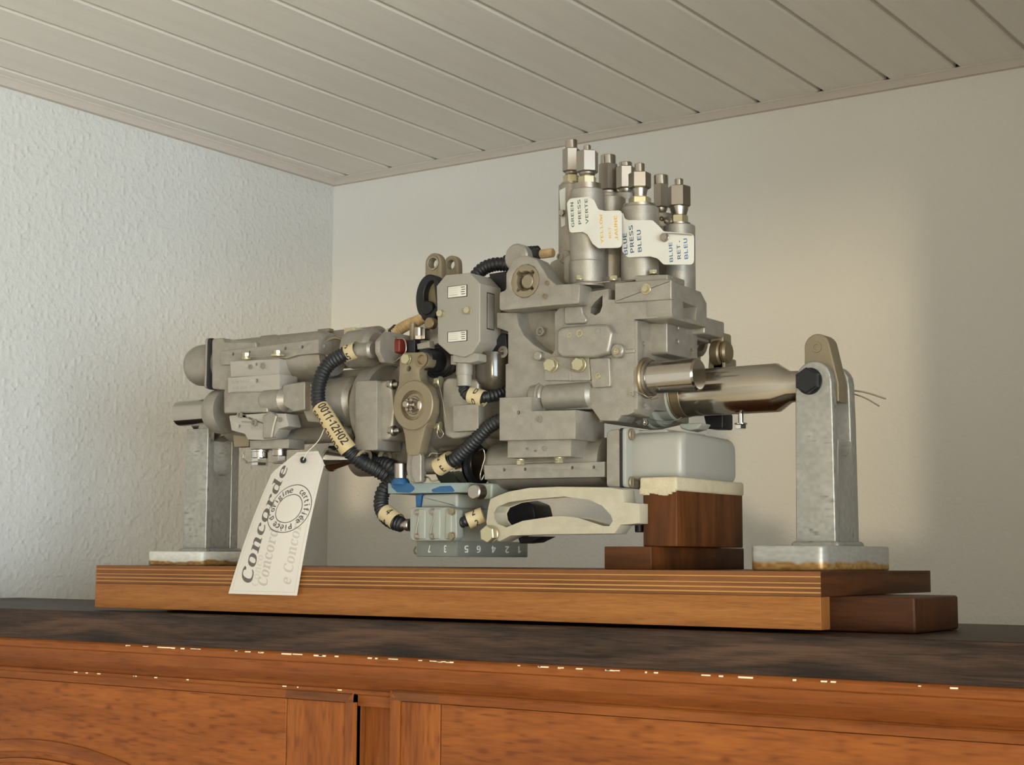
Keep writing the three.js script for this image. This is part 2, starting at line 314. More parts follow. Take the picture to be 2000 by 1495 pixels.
// bolt heads: hexagon over a round flange, facing +z, base at the origin
const boltProto = {};
function bolt(parent, at, af, h, mat = M.cad, axis = 'z', name = 'bolt', turn = 0.2, washer = 1.25) {
  const key = [af, h, axis, turn, washer].join();
  boltProto[key] ??= mm([cyl([0, 0, 0], axis, af / 2 * washer, h * 0.28, h * 0.06, 20), hex(AX[axis] ? AX[axis].map(v => v * h * 0.26) : axis.map(v => v * h * 0.26), axis, af, h * 0.74, turn)]);
  return place(parent, name, boltProto[key], mat, at);
}
function studProto(r, h) { const k = 'stud' + r + '_' + h; return boltProto[k] ??= mm([lat([[0, 0], [0, r], [h, r], [h, r * 0.66], [h * 0.05, r * 0.56], [h * 0.05, 0]], [0, 0, 0], 'z', 18)]); }   // socket screw: ring round a sunk middle
const stud = (parent, at, r, h = 2.2, mat = M.cad, name = 'screw') => place(parent, name, studProto(r, h), mat, at);
function planarUv(g, x0, x1, y0, y1) { g = g.index ? g.toNonIndexed() : g; const p = g.attributes.position, uv = new Float32Array(p.count * 2); for (let i = 0; i < p.count; i++) { uv[2 * i] = (p.getX(i) - x0) / (x1 - x0); uv[2 * i + 1] = (p.getY(i) - y0) / (y1 - y0); } g.setAttribute('uv', new THREE.BufferAttribute(uv, 2)); g.userData.ownUv = true; return g; }
function wire(parent, pts, r = 0.5, name = 'lock_wire', mat = M.wire) { return part(parent, name, sweep(pts, r, { seg: Math.max(12, pts.length * 8), rad: 6 }), mat); }

// ---------------------------------------------------------------- the two support posts
const footTex = (s, white) => dataTex(512, 64, (u, v) => {
  const edge = 0.30 + 0.22 * (pn(u * 5, 0, 5, 1, s) - 0.3) + 0.1 * (pn(u * 30, 0, 30, 1, s + 1) - 0.5), n = pn(u * 60, v * 10, 60, 10, s + 2);
  const t = Math.min(1, Math.max(0, (edge - v) * 9)), base = mixc(white ? [208, 206, 196] : [166, 164, 156], white ? [190, 188, 178] : [150, 148, 140], n);
  return mixc(base, mixc([176, 132, 66], [134, 92, 40], n), t * (0.75 + 0.25 * n));
}, true, 1, 1);
function footGeo(x0, x1, y1, z0, z1) {                                      // u runs round the foot, v up it
  const g = extY([[x0, z1, 9], [x1, z1, 12], [x1, z0, 12], [x0, z0, 9]], y1, y1, { bevel: 2.5 });
  const p = g.attributes.position, uv = new Float32Array(p.count * 2);
  for (let i = 0; i < p.count; i++) { uv[2 * i] = (p.getX(i) - x0 + z1 - p.getZ(i)) / 320; uv[2 * i + 1] = 0.02 + 0.96 * p.getY(i) / y1; }
  g.setAttribute('uv', new THREE.BufferAttribute(uv, 2)); g.userData.ownUv = true; return g;
}
const postR = thing('support_post', 'tall cast metal post at the right end, black bolt through its forked top', 'support post', [-56, 0, -150]);
part(postR, 'foot', footGeo(-101.5, -19, 26, -238, -55), std({ color: '#ffffff', roughness: 0.38, metalness: 0.25, map: footTex(101, false) }), { label: 'cast foot with amber varnish stains' });
{
  const y1 = 221.4, yc = y1 - 20.5, ys = 119.7;
  const prong = (z1, d) => ext([[-79, 18], [-33.6, 18], [-34.6, yc - 40], [-35.6, yc], ...Array.from({ length: 11 }, (_, i) => [-56 + 20.3 * Math.cos(i / 10 * Math.PI), yc + 20.3 * Math.sin(i / 10 * Math.PI)]), [-77, yc - 30]], z1, d, { bevel: 2 });
  const web = Array.from({ length: 11 }, (_, i) => { const a = Math.PI * (1 + i / 10); return [ys + 18 + 18 * Math.sin(a), -149 - 18 * Math.cos(a)]; });
  part(postR, 'column', [prong(-119, 13), prong(-167, 16), extX([[18, -124], ...web, [18, -175]].reverse(), -34, 42.6, { bevel: 0.6 }),
    extY([[-83, -115, 4], [-29, -115, 4], [-29, -187, 4], [-83, -187, 4]], 31, 10, { bevel: 4.6 })], M.post);
  part(postR, 'bolt', [hex([...[-59.5,199.8,-119]], 'z', 24, 11, 0), cyl([...[-59.9,199.9,-120]], 'z', 14.5, 2.4)], M.blackMetal, { label: 'black hexagon bolt head' });
  part(postR, 'bolt_shank', cyl([-59.5, 199.8, -205], 'z', 7, 84), M.blackMetal);
  const c = [-54.8, 199.5];
  wire(postR, [[-52, c[1] - 2, -194], [-30, c[1] - 6, -198], [-8, c[1] - 14, -202]], 0.9, 'split_pin');
  wire(postR, [[-52, c[1] - 4, -194], [-30, c[1] - 12, -196], [-14, c[1] - 22, -198]], 0.9, 'split_pin');
}
const postL = thing('support_post', 'cast metal support post at the left end of the board with a white stained foot', 'support post', [-976, 0, -150]);
part(postL, 'foot', footGeo(-1000, -895, 19, -200, -55), std({ color: '#ffffff', roughness: 0.38, map: footTex(111, true) }), { label: 'white painted foot with amber varnish stains' });
{
  const yt = 189.3, yb = 123.6, prong = (z1, d) => ext([[-998.5, 12], [-953.6, 12], [-954.6, yt - 30], [-955, yt], [-997, yt]], z1, d, { bevel: 1.6 });
  const web = Array.from({ length: 11 }, (_, i) => { const a = Math.PI * (1 + i / 10); return [yb + 18 + 18 * Math.sin(a), -148.5 - 18 * Math.cos(a)]; });
  part(postL, 'column', [prong(-119, 13), prong(-166, 15), extX([[12, -124], ...web, [12, -175]].reverse(), -955, 41, { bevel: 0.6 }), extY([[-1003, -115, 4], [-949, -115, 4], [-949, -186, 4], [-1003, -186, 4]], 24, 9, { bevel: 4 })], M.post);
}
// ---------------------------------------------------------------- the wooden block under the right end
const blk = thing('wooden_block', 'reddish brown wooden block on a plinth under the pale grey end cover', 'wooden block', [-290, 0, -130]);
{
  const zf = -62, zp = -52, x0 = -231.1, x1 = -189.7, y0 = 24.8, y1 = 84;
  part(blk, 'plinth', [box(-274.3, -215.6, 0, 24.7, -275, zp, 1.2)], PW.block, { grain: 'x' });
  part(blk, 'post', box(x0, x1, y0, y1 + 2, -220, zf, 1.2), PW.block, { grain: 'y' });
  part(blk, 'cushion_strip', [box(x0 - 3, x1 + 1.5, y1, 99.5, -222, zf + 3, 3), ...Array.from({ length: 9 }, (_, i) => box(x0 - 3 + i * 4.6, x0 + 4 + i * 4.6, y1 - 1 - 4 * rnd(), y1 + 4, -210 + i, zf + 3.2, 1.2))], M.foam, { label: 'cream foam strip' });
}
// ---------------------------------------------------------------- the paper tag
const TAGW = 300, TAGH = 620;
const tagTex = paint(TAGW * 2, TAGH * 2, (c, w, h) => {
  c.fillStyle = '#c3bcb2'; c.fillRect(0, 0, w, h);
  c.strokeStyle = 'rgba(120,110,100,0.55)'; c.lineWidth = 2; c.strokeRect(26, 26, w - 52, h - 52);
  const ghost = (t, x, y, s, a) => { c.save(); c.translate(x, y); c.rotate(-Math.PI / 2); c.transform(1, 0, -0.28, 1, 0, 0); c.font = `bold ${s}px serif`; c.fillStyle = `rgba(132,124,114,${a})`; c.fillText(t, 0, 0); c.restore(); };
  ghost('Concorde', 330, h - 60, 118, 0.42); ghost('e Concorde', 530, h - 80, 118, 0.36); ghost('Conco', 250, h - 60, 90, 0.2);
  c.save(); c.translate(190, h - 70); c.rotate(-Math.PI / 2); c.font = 'bold 216px serif'; c.fillStyle = '#5a534d'; c.transform(1, 0, -0.28, 0.74, 0, 0); c.fillText('Concorde', 0, 0); c.restore();
  // round stamp
  const cx = 370, cy = 500; c.lineWidth = 7; c.strokeStyle = '#4a4541';
  for (const r of [206, 122]) { c.beginPath(); c.arc(cx, cy, r, 0, 7); c.fillStyle = '#c3bcb2'; if (r === 122) c.fill(); c.stroke(); }
  c.font = 'bold 68px sans-serif'; c.fillStyle = '#4a4541'; c.textAlign = 'center'; c.textBaseline = 'middle';
  const s = "Pièce d'origine  certifiée ", n = s.length;
  for (let i = 0; i < n; i++) { const a = 1.22 + i / n * 2 * Math.PI; c.save(); c.translate(cx + 164 * Math.cos(a), cy + 164 * Math.sin(a)); c.rotate(a + Math.PI / 2); c.fillText(s[i], 0, 0); c.restore(); }
});
{
  const corners = { tl: [-731.1,140.9,-26], tr: [-653.2,141.9,-26], bl: [-784.9,-33.6,5], br: [-670.5,-34.2,5] };
  const at = (u, v) => { // u 0..1 across, v 0..1 down; the sheet sags a little
    const k = (a, i) => corners[a][i], L = i => (k('tl', i) * (1 - v) + k('bl', i) * v) * (1 - u) + (k('tr', i) * (1 - v) + k('br', i) * v) * u;
    const bow = Math.sin(v * Math.PI);
    return [L(0) + bow * (u > 0.5 ? 3 : 1) - 0, L(1), L(2) + 7 * bow + 5 * Math.sin(u * 3.1) * bow];
  };
  const N = 14, MV = 24, P = [], UV = [], I = [];
  const cut = v => Math.max(0, 0.36 - v * 2.6), cutR = v => Math.max(0, 0.40 - v * 4.4);
  for (const side of [0, 1]) for (let j = 0; j <= MV; j++) for (let i = 0; i <= N; i++) {
    const v = j / MV * j / MV * 0.5 + j / MV * 0.5, a = cut(v), b = 1 - cutR(v) * 0.5, u = a + (b - a) * i / N, q = at(u, v * 1.0); P.push(q[0] - side * 0.1, q[1], q[2] - side * 0.5); UV.push(u, 1 - v);
  }
  const id = (s, j, i) => s * (N + 1) * (MV + 1) + j * (N + 1) + i;
  for (let j = 0; j < MV; j++) for (let i = 0; i < N; i++) { I.push(id(0, j, i), id(0, j + 1, i), id(0, j, i + 1), id(0, j, i + 1), id(0, j + 1, i), id(0, j + 1, i + 1)); I.push(id(1, j, i), id(1, j, i + 1), id(1, j + 1, i), id(1, j, i + 1), id(1, j + 1, i + 1), id(1, j + 1, i)); }
  for (let j = 0; j < MV; j++) for (const i of [0, N]) { const a = id(0, j, i), b = id(0, j + 1, i), c = id(1, j, i), d = id(1, j + 1, i); i ? I.push(a, b, c, c, b, d) : I.push(a, c, b, b, c, d); }
  for (let i = 0; i < N; i++) { const j = MV, a = id(0, j, i), b = id(0, j, i + 1), c = id(1, j, i), d = id(1, j, i + 1); I.push(a, c, b, b, c, d); }
  const g = new THREE.BufferGeometry(); g.setAttribute('position', new THREE.Float32BufferAttribute(P, 3)); g.setAttribute('uv', new THREE.Float32BufferAttribute(UV, 2)); g.setIndex(I); g.userData.ownUv = true;
  const tag = thing('paper_tag', 'cream paper tag printed Concorde with a round stamp, hanging by a thin string', 'tag', [-732.9,67.3,0]);
  part(tag, 'sheet', g, std({ color: '#ffffff', roughness: 0.85, map: tagTex }), { crease: 0.9 });
  part(tag, 'eyelet', lat([[-1.2, 0], [-1.2, 4], [1.2, 4], [1.2, 2.4], [0.6, 2.2], [0.6, 0]], [-684,130.5,-16], 'z', 16), M.black, { label: 'dark eyelet' });
  wire(tag, [[-682.2,130.3,-14], [-675.8,139.5,-14], [-669.5,147.1,-18], [-666.8,156.3,-26], [-664.9,169.3,-32]], 0.6, 'string', std({ color: '#c9c2b4', roughness: 0.9 }));
}
// ---------------------------------------------------------------- the flight-control actuator: right-hand valve block
const act = thing('hydraulic_actuator', 'grey metal hydraulic flight control actuator with black corrugated cables, held between two posts', 'actuator', [-520, 40, -150]);
{
  // cast block: a front layer with a bowl-shaped pocket and a port cut into it, a rear layer behind
  const front = [...[[-425.3,279.7],[-425.4,297.3],[-397.1,294.8],[-394.1,280.2],[-386.2,267],[-373.4,255.9],[-359.2,247.2],[-348.1,242.8]], ...[[-344.6,247.3],[-344.7,290.3],[-332.9,299.3],[-306.8,296.9],[-305.5,309.7],[-273.2,311.3],[-273.2,299.1],[-210.7,293.4],[-210.8,272.5],[-240.4,273.8],[-240.9,170.8],[-248.7,168.3],[-256.5,168.2],[-261.7,162.2],[-284.2,163.8],[-294.8,177.5],[-374.5,179.2],[-374.5,193.9],[-412.4,196],[-412.6,235.4],[-409,236.4],[-409.2,273.6]]];
  const vb = part(act, 'valve_block', [ext(front, -60, 32, { bevel: 1, holes: [[[-297.4,285],[-296.7,292.5],[-291.3,298.4],[-284.6,303.1],[-279.9,305.5],[-279.9,292.2],[-283.3,284.4],[-290,281.5]]] })], M.alu, { label: 'pale cast alloy valve block' });
  const rear = [[-448,285.1],[-448.4,334.6],[-291.4,331.3],[-255.1,324.7],[-255.3,279.9],[-256.7,278.9],[-257.2,171.5],[-301.2,164.4],[-393.2,180.6],[-433.3,198.4]], portC = [[-318.8,290],[-316,299.3],[-300.9,312.1],[-283.3,311.6],[-283.3,296.4],[-290.1,285.2],[-306.5,284.2]];
  part(act, 'block_rear', [ext(rear, -87, 75, { bevel: 1.2, holes: [portC] }), ext(rear, -160, 58, { bevel: 1.2 })], M.alu);
  part(vb, 'pocket_wall', [ext([[-420.2,303.1],[-358.2,297.7],[-358.1,247.4],[-375.1,248.6],[-401.7,263.8],[-417.1,282.1]], -84, 10, { bevel: 0.5 })], M.alu);
  stud(vb, [-376.7,273.7,-82], 5.4, 4, M.alu);
  // stiffening web between the pocket and the port
  part(vb, 'rib', ext([[-346,290.1],[-334.9,289.1],[-334.8,272.6],[-345.9,273.5]], -62, 24, { bevel: 2 }), M.alu);
  part(vb, 'boss', [ext([[-329.6,295.5],[-305.7,294.5],[-304.4,285.7],[-298.9,278.2],[-301.7,273.8],[-329.6,275]], -56, 12, { bevel: 2, r: 4 })], M.alu);
  const rb = part(vb, 'boss', ext([[-334.8,267.9],[-327.9,270.9],[-286,270.9],[-268.7,269.5],[-260.8,259.2],[-266.2,236.8],[-284.7,233.5],[-327.9,236.6],[-334.7,241.7]], -48, 20, { bevel: 4, r: 6 }), M.alu);
  stud(rb, [-302.4,261.4,-48.5], 4); stud(rb, [-316.7,260.8,-48.6], 2.8, 1.2); stud(rb, [-279.9,262.5,-49], 4.4, 1.4, M.alu);
  part(vb, 'round_boss', [cyl([-258, 239.5, -64], 'z', 7.9, 12, 1.4), box(-258.9, -239.3, 236.5, 241, -64, -58.6, 1)], M.alu);
  stud(vb, [-257.2,238.3,-51.6], 3.2, 2.2); stud(vb, [-277.4,237.8,-60], 3, 3);
  // pad with the two large bolts
  part(vb, 'bolt_pad', ext([[-355.9,240],[-296.3,237.5],[-293.6,208.6],[-355.8,212.4]], -56, 8, { bevel: 1.2, r: 3 }), M.alu);
  part(vb, 'seam', box(-321.8, -320.4, 210.2, 239.2, -56.5, -55.2, 0.3), M.alu);
  bolt(vb, [-345.4,229.3,-56], 2 * 7, 7); bolt(vb, [-307.8,227.4,-56], 2 * 6.9, 7);
  wire(vb, [[-352.6,237.3,-50], [-338.8,234.4,-48], [-320.2,225.9,-51], [-303.4,218.2,-48]], 0.45); wire(vb, [[-335.4,233.5,-47], [-320.1,222.6,-53], [-300.7,217.4,-48]], 0.45);
  part(vb, 'small_boss', cyl([...[-363.4,241.2,-62]], 'z', 5.5, 10, 1), M.alu);
  // lower half-round gallery with rings
  part(vb, 'gallery', [cyl([-360.2, 193.7, -66], 'x', 15.7, -294.5 - -360.2, 4), cyl([-378.6, 195.6, -66], 'x', 14.6, 20, 3), tor([-365.2, 195.6, -66], 'x', 15.2, 1.6)], M.alu);
  part(vb, 'pad', ext([[-295.7,233.9],[-269.1,233.2],[-267.8,200.1],[-291.7,200.3]], -55, 8, { bevel: 1.6, r: 3 }), M.alu); stud(vb, [-282.3,212.9,-55], 3, 2.4);
  stud(vb, [-242.2,191,-59], 3, 2, M.wire);
  // flange on the right with the blocks that stand out from it
  const xf = -240.6;
  const fl = part(act, 'end_flange', extX([[272.7, -61, 2], [174.2, -61, 2], [169.1, -66, 4], [167.4, -84, 8], [176.4, -100, 8], [179.8, -210, 4], [281.8, -210, 2]], xf + 4, 14, { bevel: 0.8, holes: [[248.2, -75, 2.6], [179.5, -76, 3.2]] }), M.alu);
  part(fl, 'stepped_block', [extX([[276.4, -90, 5], [237.2, -90, 5], [237.2, -162, 2], [276.4, -162, 2]], -215.4, 40, { bevel: 1.6, holes: [[268.9, -115, 2.4], [253.8, -115, 2.4]] })], M.alu);
  // upper body with the deck the pressure tubes stand on
  const up = part(act, 'deck_block', [ext([[-264.3,316.5],[-209.7,315.2],[-210,272.8],[-264.4,277.4]], -60.6, 76, { bevel: 2, r: 2 }), extX([[312.4, -59.2, 8], [270.8, -59.2, 8], [270.8, -142, 2], [298.8, -142, 2], [310.1, -128, 2]], -193.7 + 1, 32, { bevel: 1.4, holes: [[[292.4, -86], [275.9, -89], [275.9, -114], [291.3, -118]]] })], M.alu);
  part(up, 'deck_plate', [ext([[-263.2,316.7],[-199.7,314.5],[-191.5,312.5],[-191.7,291.2],[-263.2,293.7]], -56.6, 8, { bevel: 1.6, r: 1 }), ext([[-240,323.3],[-198.9,320.3],[-198.9,312.9],[-240.1,315.3]], -62, 40, { bevel: 1.5, r: 2 })], M.alu);
  bolt(up, [-222.8,305.4,-56.6], 7.3, 4.5, M.cad, 'z', 'bolt', 0.2, 1.7);
  part(act, 'side_block', [box(-244.4 - 20, -220.6, 262.9, 287.7, -210, -128, 3), box(-238.4 - 10, -200.3, 265.9, 285.4, -200, -150, 2)], M.alu);
  part(act, 'end_bearing', [lat([[0, 0], [0, 22.7], [13, 22.7], [14, 22.1], [14, 16.1], [2, 15.5], [2, 0]], [-242, 268.3, -190], 'x', 44), cyl([-242, 268.3, -190], 'x', 9, 12, 2)], M.nut);
  part(act, 'hinge_lug', [ext([[-215.7,276.7],[-199.9,272.4],[-199.1,229.4],[-220.2,229.6]], -195, 22, { bevel: 2, r: 3 }), box(-214.2, -197.7, 222.9, 243.9, -225, -195, 2)], M.tan);
  part(act, 'hinge_pin', [cyl([-214, 249.4, -200], 'x', 15.4, 12, 2), cyl([-202.7, 250.1, -200], 'x', 13.6, 8, 2.5)], M.bronze);
  for (const [px, py] of [[0, 0], [9, 4], [16, 1], [5, 11]]) wire(act, [[-230.7 + px, 249.2 + py * 0.3, -145], [-230.7 + px + 3, 249.2 - 5, -142], [-230.7 + px - 2, 249.2 - 9, -143]], 0.5);
  // upper arm with the round spherical bearing
  const arm = part(act, 'bearing_arm', ext([[-407.7,295.4],[-407.9,317],[-398.5,318.5],[-398.6,338.3],[-388,353.3],[-377.3,356.3],[-368.8,356],[-356.1,349.9],[-345.6,335.2],[-340.7,327.1],[-329.7,318.4],[-297.7,316.7],[-299.1,294],[-328.3,294.9]], -40, 26, { bevel: 1.4, r: 4, holes: [[-371.9,326.6, 19.3]] }), M.alu, { label: 'lug with a round bearing' });
  const bc = [-371.9,326.6,-40], br = 19.3;
  const notched = Array.from({ length: 64 }, (_, i) => { const a = i / 64 * 2 * Math.PI, n = [0.75, 2.3, 3.95, 5.5].some(c => Math.abs(((a - c + 9.42478) % 6.28319) - 3.14159) < 0.17); return [bc[0] + br * (n ? 0.8 : 0.6) * Math.cos(a), bc[1] + br * (n ? 0.8 : 0.6) * Math.sin(a)]; });
  part(arm, 'bearing_ring', ext(circlePts(bc[0], bc[1], br - 0.3, br - 0.3, 48), -39.6, 13, { bevel: 0.7, holes: [notched] }), M.tan);
  part(arm, 'bearing_seat', cyl([bc[0], bc[1], -66], 'z', br * 0.86, 14, 0.4, 40), M.tan);
  part(arm, 'bearing_ball', lat([[-8, 0], [-14, br * 0.44], [0, br * 0.42], [1, br * 0.36], [1, 0]], [bc[0] + 2.6, bc[1] - 0.5, bc[2] - 1], 'z', 28), M.tan);
  stud(arm, [-341.4,321.3,-40], 3.2, 1.6, M.tan); stud(arm, [-344.8,306.4,-40], 3.2, 1.6, M.tan);
  bolt(arm, [-307.1,323.1,-55], 7.5, 6, M.cad, 'y', 'bolt', 0.5); bolt(arm, [-267.7,319.7,-62], 8, 6, M.cad, 'y', 'bolt', 0.5);
  wire(arm, [[-301.7,321.3,-54], [-285.5,318.7,-55], [-270.5,319.1,-60]], 0.6);
  // the two stepped plates below
  const lp = part(act, 'lower_plate', ext([[-404.2,194],[-359.8,192.7],[-359.8,176.5],[-301.2,174.7],[-301.2,142.4],[-403.9,144.7]], -36, 62, { bevel: 1, holes: [[-377.9,175.6, 2]] }), M.alu);
  stud(lp, [-379.3,175.9,-38], 2, 1.4, M.alu); stud(lp, [-349.4,166.7,-36], 4.3, 2, M.alu);
  const lq = part(act, 'step_plate', ext([[-396.7,144.8],[-311,143.7],[-311,123.9],[-396.6,125]], -42, 60, { bevel: 1 }), M.alu);
  for (const [x, y, r] of [[1030, 877, 0], [1046, 881, 0], [1063, 876, 1]].map(q => q)) stud(lq, r ? [-346.3,134.2,-42] : x < 1040 ? [-369.2,134.5,-42] : [-358.1,131.8,-42], r ? 3.4 : 1.6, 1.2, M.alu);
  for (const at of [[-387.8,124.3,-56], [-335.6,124.9,-56]]) bolt(lq, at, 8.4, 7, M.cad, [0, -1, 0], 'bolt', 0.5, 1.5);
  wire(lq, [[-380.1,119.7,-50], [-357.1,120.1,-51], [-334.4,120.5,-50]], 0.6);
  // servo housing behind: cylinder, rail, flange, gasket, pale end cover
  const sv = part(act, 'servo_housing', [lat([[0, 0], [2, 18], [8, 25], [16, 28], [165, 28], [165, 0]], [-457.7, 119.8, -95], 'x', 36), cyl([-490.7, 122, -160], 'x', 32, 150, 4)], M.alu);
  part(sv, 'rail', ext([[-443.8,119.3],[-279.5,118.3],[-279.5,101.3],[-442.9,102.6]], -62, 36, { bevel: 1, holes: [[-415.4,113.1, 1.6], [-386.1,112.9, 1.6], [-322.4,112.8, 1.6], [-294.1,112.5, 1.6]] }), M.alu);
  part(sv, 'rail_core', ext([[-445.9,119.1],[-285.1,117.7],[-285.2,102.3],[-445.7,104.1]], -68, 20, { bevel: 0.5 }), M.alu);
  part(act, 'end_flange', ext([[-275,149.6],[-269.8,152.8],[-257.3,153.4],[-257.6,88.8],[-275.2,90.3]], -58, 156, { bevel: 1.6, r: 4 }), M.alu);
  const xg = -257.5;
  const plateYZ = [[154.5, -57, 5], [88.8, -57, 5], [88.8, -216, 5], [154.5, -216, 5]];
  part(act, 'gasket', extX(plateYZ, xg + 3.4, 3.6, { bevel: 0.3 }), M.gasket, { label: 'black gasket' });
  const ec = part(act, 'end_cover', [extX(plateYZ, xg + 8.4, 5, { bevel: 1.2 }),
    extX([[150.4, -70, 16], [96.8, -70, 12], [96.8, -204, 12], [148.1, -204, 16]], -187.1, -187.1 - -258.5, { bevel: 9 }),
    extX([[153.4, -84, 6], [146.6, -84, 2], [146.6, -180, 2], [153.4, -180, 6]], -212.6, 50, { bevel: 4 })], M.cover, { label: 'pale grey painted end cover' });
  for (const [y, z] of [[147.4, -67], [94.7, -67], [147.4, -208], [94.7, -208]]) part(ec, 'screw', [cyl([xg + 8, y, z], 'x', 6.5, 3.4, 1), box(xg + 11, xg + 11.9, y - 5, y + 5, z - 0.8, z + 0.8, 0.3)], M.tan);
  // white lever bracket with the arched opening
  const brk = [[-427.5,53.4],[-424.7,70.3],[-421.9,79],[-409.1,83.4],[-395.6,87.2],[-367.6,90.7],[-329.1,91],[-267.4,89],[-246.7,86.3],[-244.2,72.5],[-225.1,70.5],[-225.2,49.2],[-248.8,47.7],[-256.5,38.4],[-352.2,37.8],[-393.2,36.9],[-408,30.6],[-423,34.1],[-425.9,44]];
  const open = [[-416,55],[-417.5,63.2],[-412.5,70.7],[-395.5,76.2],[-370.3,78.6],[-321,81.1],[-289,77.2],[-270.7,69.6],[-259.7,58.9],[-257.1,51.7],[-262.3,45.6],[-270.7,45.7],[-302.9,54.9],[-322.3,56.8],[-339.3,56.5],[-376.4,52.3],[-398.9,45],[-410.9,49.1]];
  const lb = part(act, 'lever_bracket', [ext(brk, -44, 26, { bevel: 1.2, holes: [open] })], M.cream, { label: 'cream painted bracket with an arched opening' });
  bolt(lb, [-418,38.7,-43], 2 * 8.8, 11, M.cad, 'z', 'bolt', 0.1, 1.15);
  part(act, 'rear_lever', [ext([[-483.4,91.9],[-434.4,76.7],[-429.9,61.3],[-441.7,46.7],[-475.5,35.7],[-490.9,55.8]], -150, 40, { bevel: 2, r: 8 }), cyl([-246, 40.5, -80], 'y', 5, 14)], M.blackMetal);
  part(act, 'rear_bracket', ext([[-470.3,38.5],[-432.7,38.3],[-450.6,31],[-466.4,29.8]], -170, 30, { bevel: 1 }), M.blackMetal);
  part(act, 'lower_clamp', [cyl([-449.4, 89, -70], 'z', 8.3, 14, 2), box(-454.6, -434.8, 80, 98.5, -100, -66, 3)], M.greyGreen);
  // polished rods on the right
  const r1 = 17.9, xt = xf + 4, xn = -170.6, c1 = [xt, 210.3, -80];
  part(act, 'guide_tube', [lat([[0, 0], [0, r1], [xn - xt - 2, r1], [xn - xt, r1 - 2], [xn - xt, 0]], c1, 'x', 56)], M.steel, { label: 'short polished steel tube' });
  part(act, 'tube_collar', [lat([[0, 0], [0, r1 + 5], [2.4, r1 + 5], [4, r1 + 3.6], [4, 0]], c1, 'x', 48)], M.bronze);
  part(act, 'tube_collar', [lat([[0, 0], [0, r1 + 2.6], [7.4, r1 + 2.6], [8.4, r1 + 1], [8.4, 0]], c1, 'x', 48)], M.nut);
  const yr = 198.9, r2 = 26.8, xe = -110.6, xs = -236.4;
  part(act, 'piston_rod', [lat([[0, 0], [0, r2], [xe - xs, r2], [xe - xs + 15, r2 * 0.64], [xe - xs + 40, r2 * 0.62], [xe - xs + 40, 0]], [xs, yr, -150], 'x', 64)], M.steel, { label: 'long polished steel piston rod with a tapered end' });
  part(act, 'rod_gland', [cyl([xs - 18, yr, -150], 'x', r2 + 4, 20, 2, 48), cyl([xs - 46, yr, -150], 'x', r2 + 10, 32, 3, 48)], M.greyGreen);
  part(act, 'rod_collar', [cyl([xs + 1, yr, -150], 'x', r2 + 2, 3, 0.6, 48), cyl([xs + 4, yr, -150], 'x', r2 + 0.6, 12, 0.6, 48)], M.bronze);
  part(act, 'gland_strap', [tor([xs - 30, yr, -150], 'x', r2 + 10, 2.4, 48), ext([[-214.1,161.1],[-184.1,160.8],[-190.5,154.3],[-201.3,152.5],[-210.9,155.2]], -112, 24, { bevel: 2, r: 4 })], M.greyGreen);
  wire(act, [[-248,167.8,-104], [-232.3,164.2,-104], [-216.6,164.1,-106], [-207.4,167.3,-108]], 0.5); stud(act, [-248.3,162.9,-100], 3.4, 3, M.chrome);
  wire(act, [[-237.1,194,-58], [-226.8,189,-58], [-222.4,184.9,-66], [-219.2,186.6,-74]], 0.5);
  part(act, 'lower_link', ext([[-224.8,180.4],[-198.5,179.1],[-198.7,160.3],[-219.7,161.2]], -190, 26, { bevel: 2, r: 3 }), M.blackMetal);
  const bx = [-156.1,172.7,-150];
  part(act, 'grub_bolt', [cyl([bx[0], bx[1] - 15, bx[2]], 'y', 3, 20, 0.5, 16), hex([bx[0], bx[1] - 17, bx[2]], 'y', 11, 4.6, 0.4), cyl([bx[0], bx[1] - 12.4, bx[2]], 'y', 7.2, 1.6, 0.3, 20)], M.chrome);
  // eye of the rod between the fork of the right post
  const lugC = [-59.4,238.5,-150];
  const lugPts = [[lugC[0] - 16, lugC[1] - 58], [lugC[0] - 14.4, lugC[1] - 8], ...Array.from({ length: 13 }, (_, i) => { const a = Math.PI * (1.02 - i / 12 * 0.92); return [lugC[0] + 14.5 * Math.cos(a), lugC[1] + 14.5 * Math.sin(a)]; }), [lugC[0] + 24, lugC[1] - 40], [lugC[0] + 24, lugC[1] - 60]];
  const lug = part(act, 'rod_eye', ext(lugPts, -138, 24, { bevel: 1.6 }), M.tan, { label: 'brown grey rod eye held in the fork' });
  part(lug, 'grease_screw', [lat([[0, 0], [0, 6], [1, 5.6], [1, 3.4], [0.2, 3.2], [0.2, 0]], [lugC[0], lugC[1], -138], 'z', 24), box(lugC[0] - 0.8, lugC[0] + 0.8, lugC[1] - 3, lugC[1] + 3, -138, -137.2, 0.2)], M.tan);
}
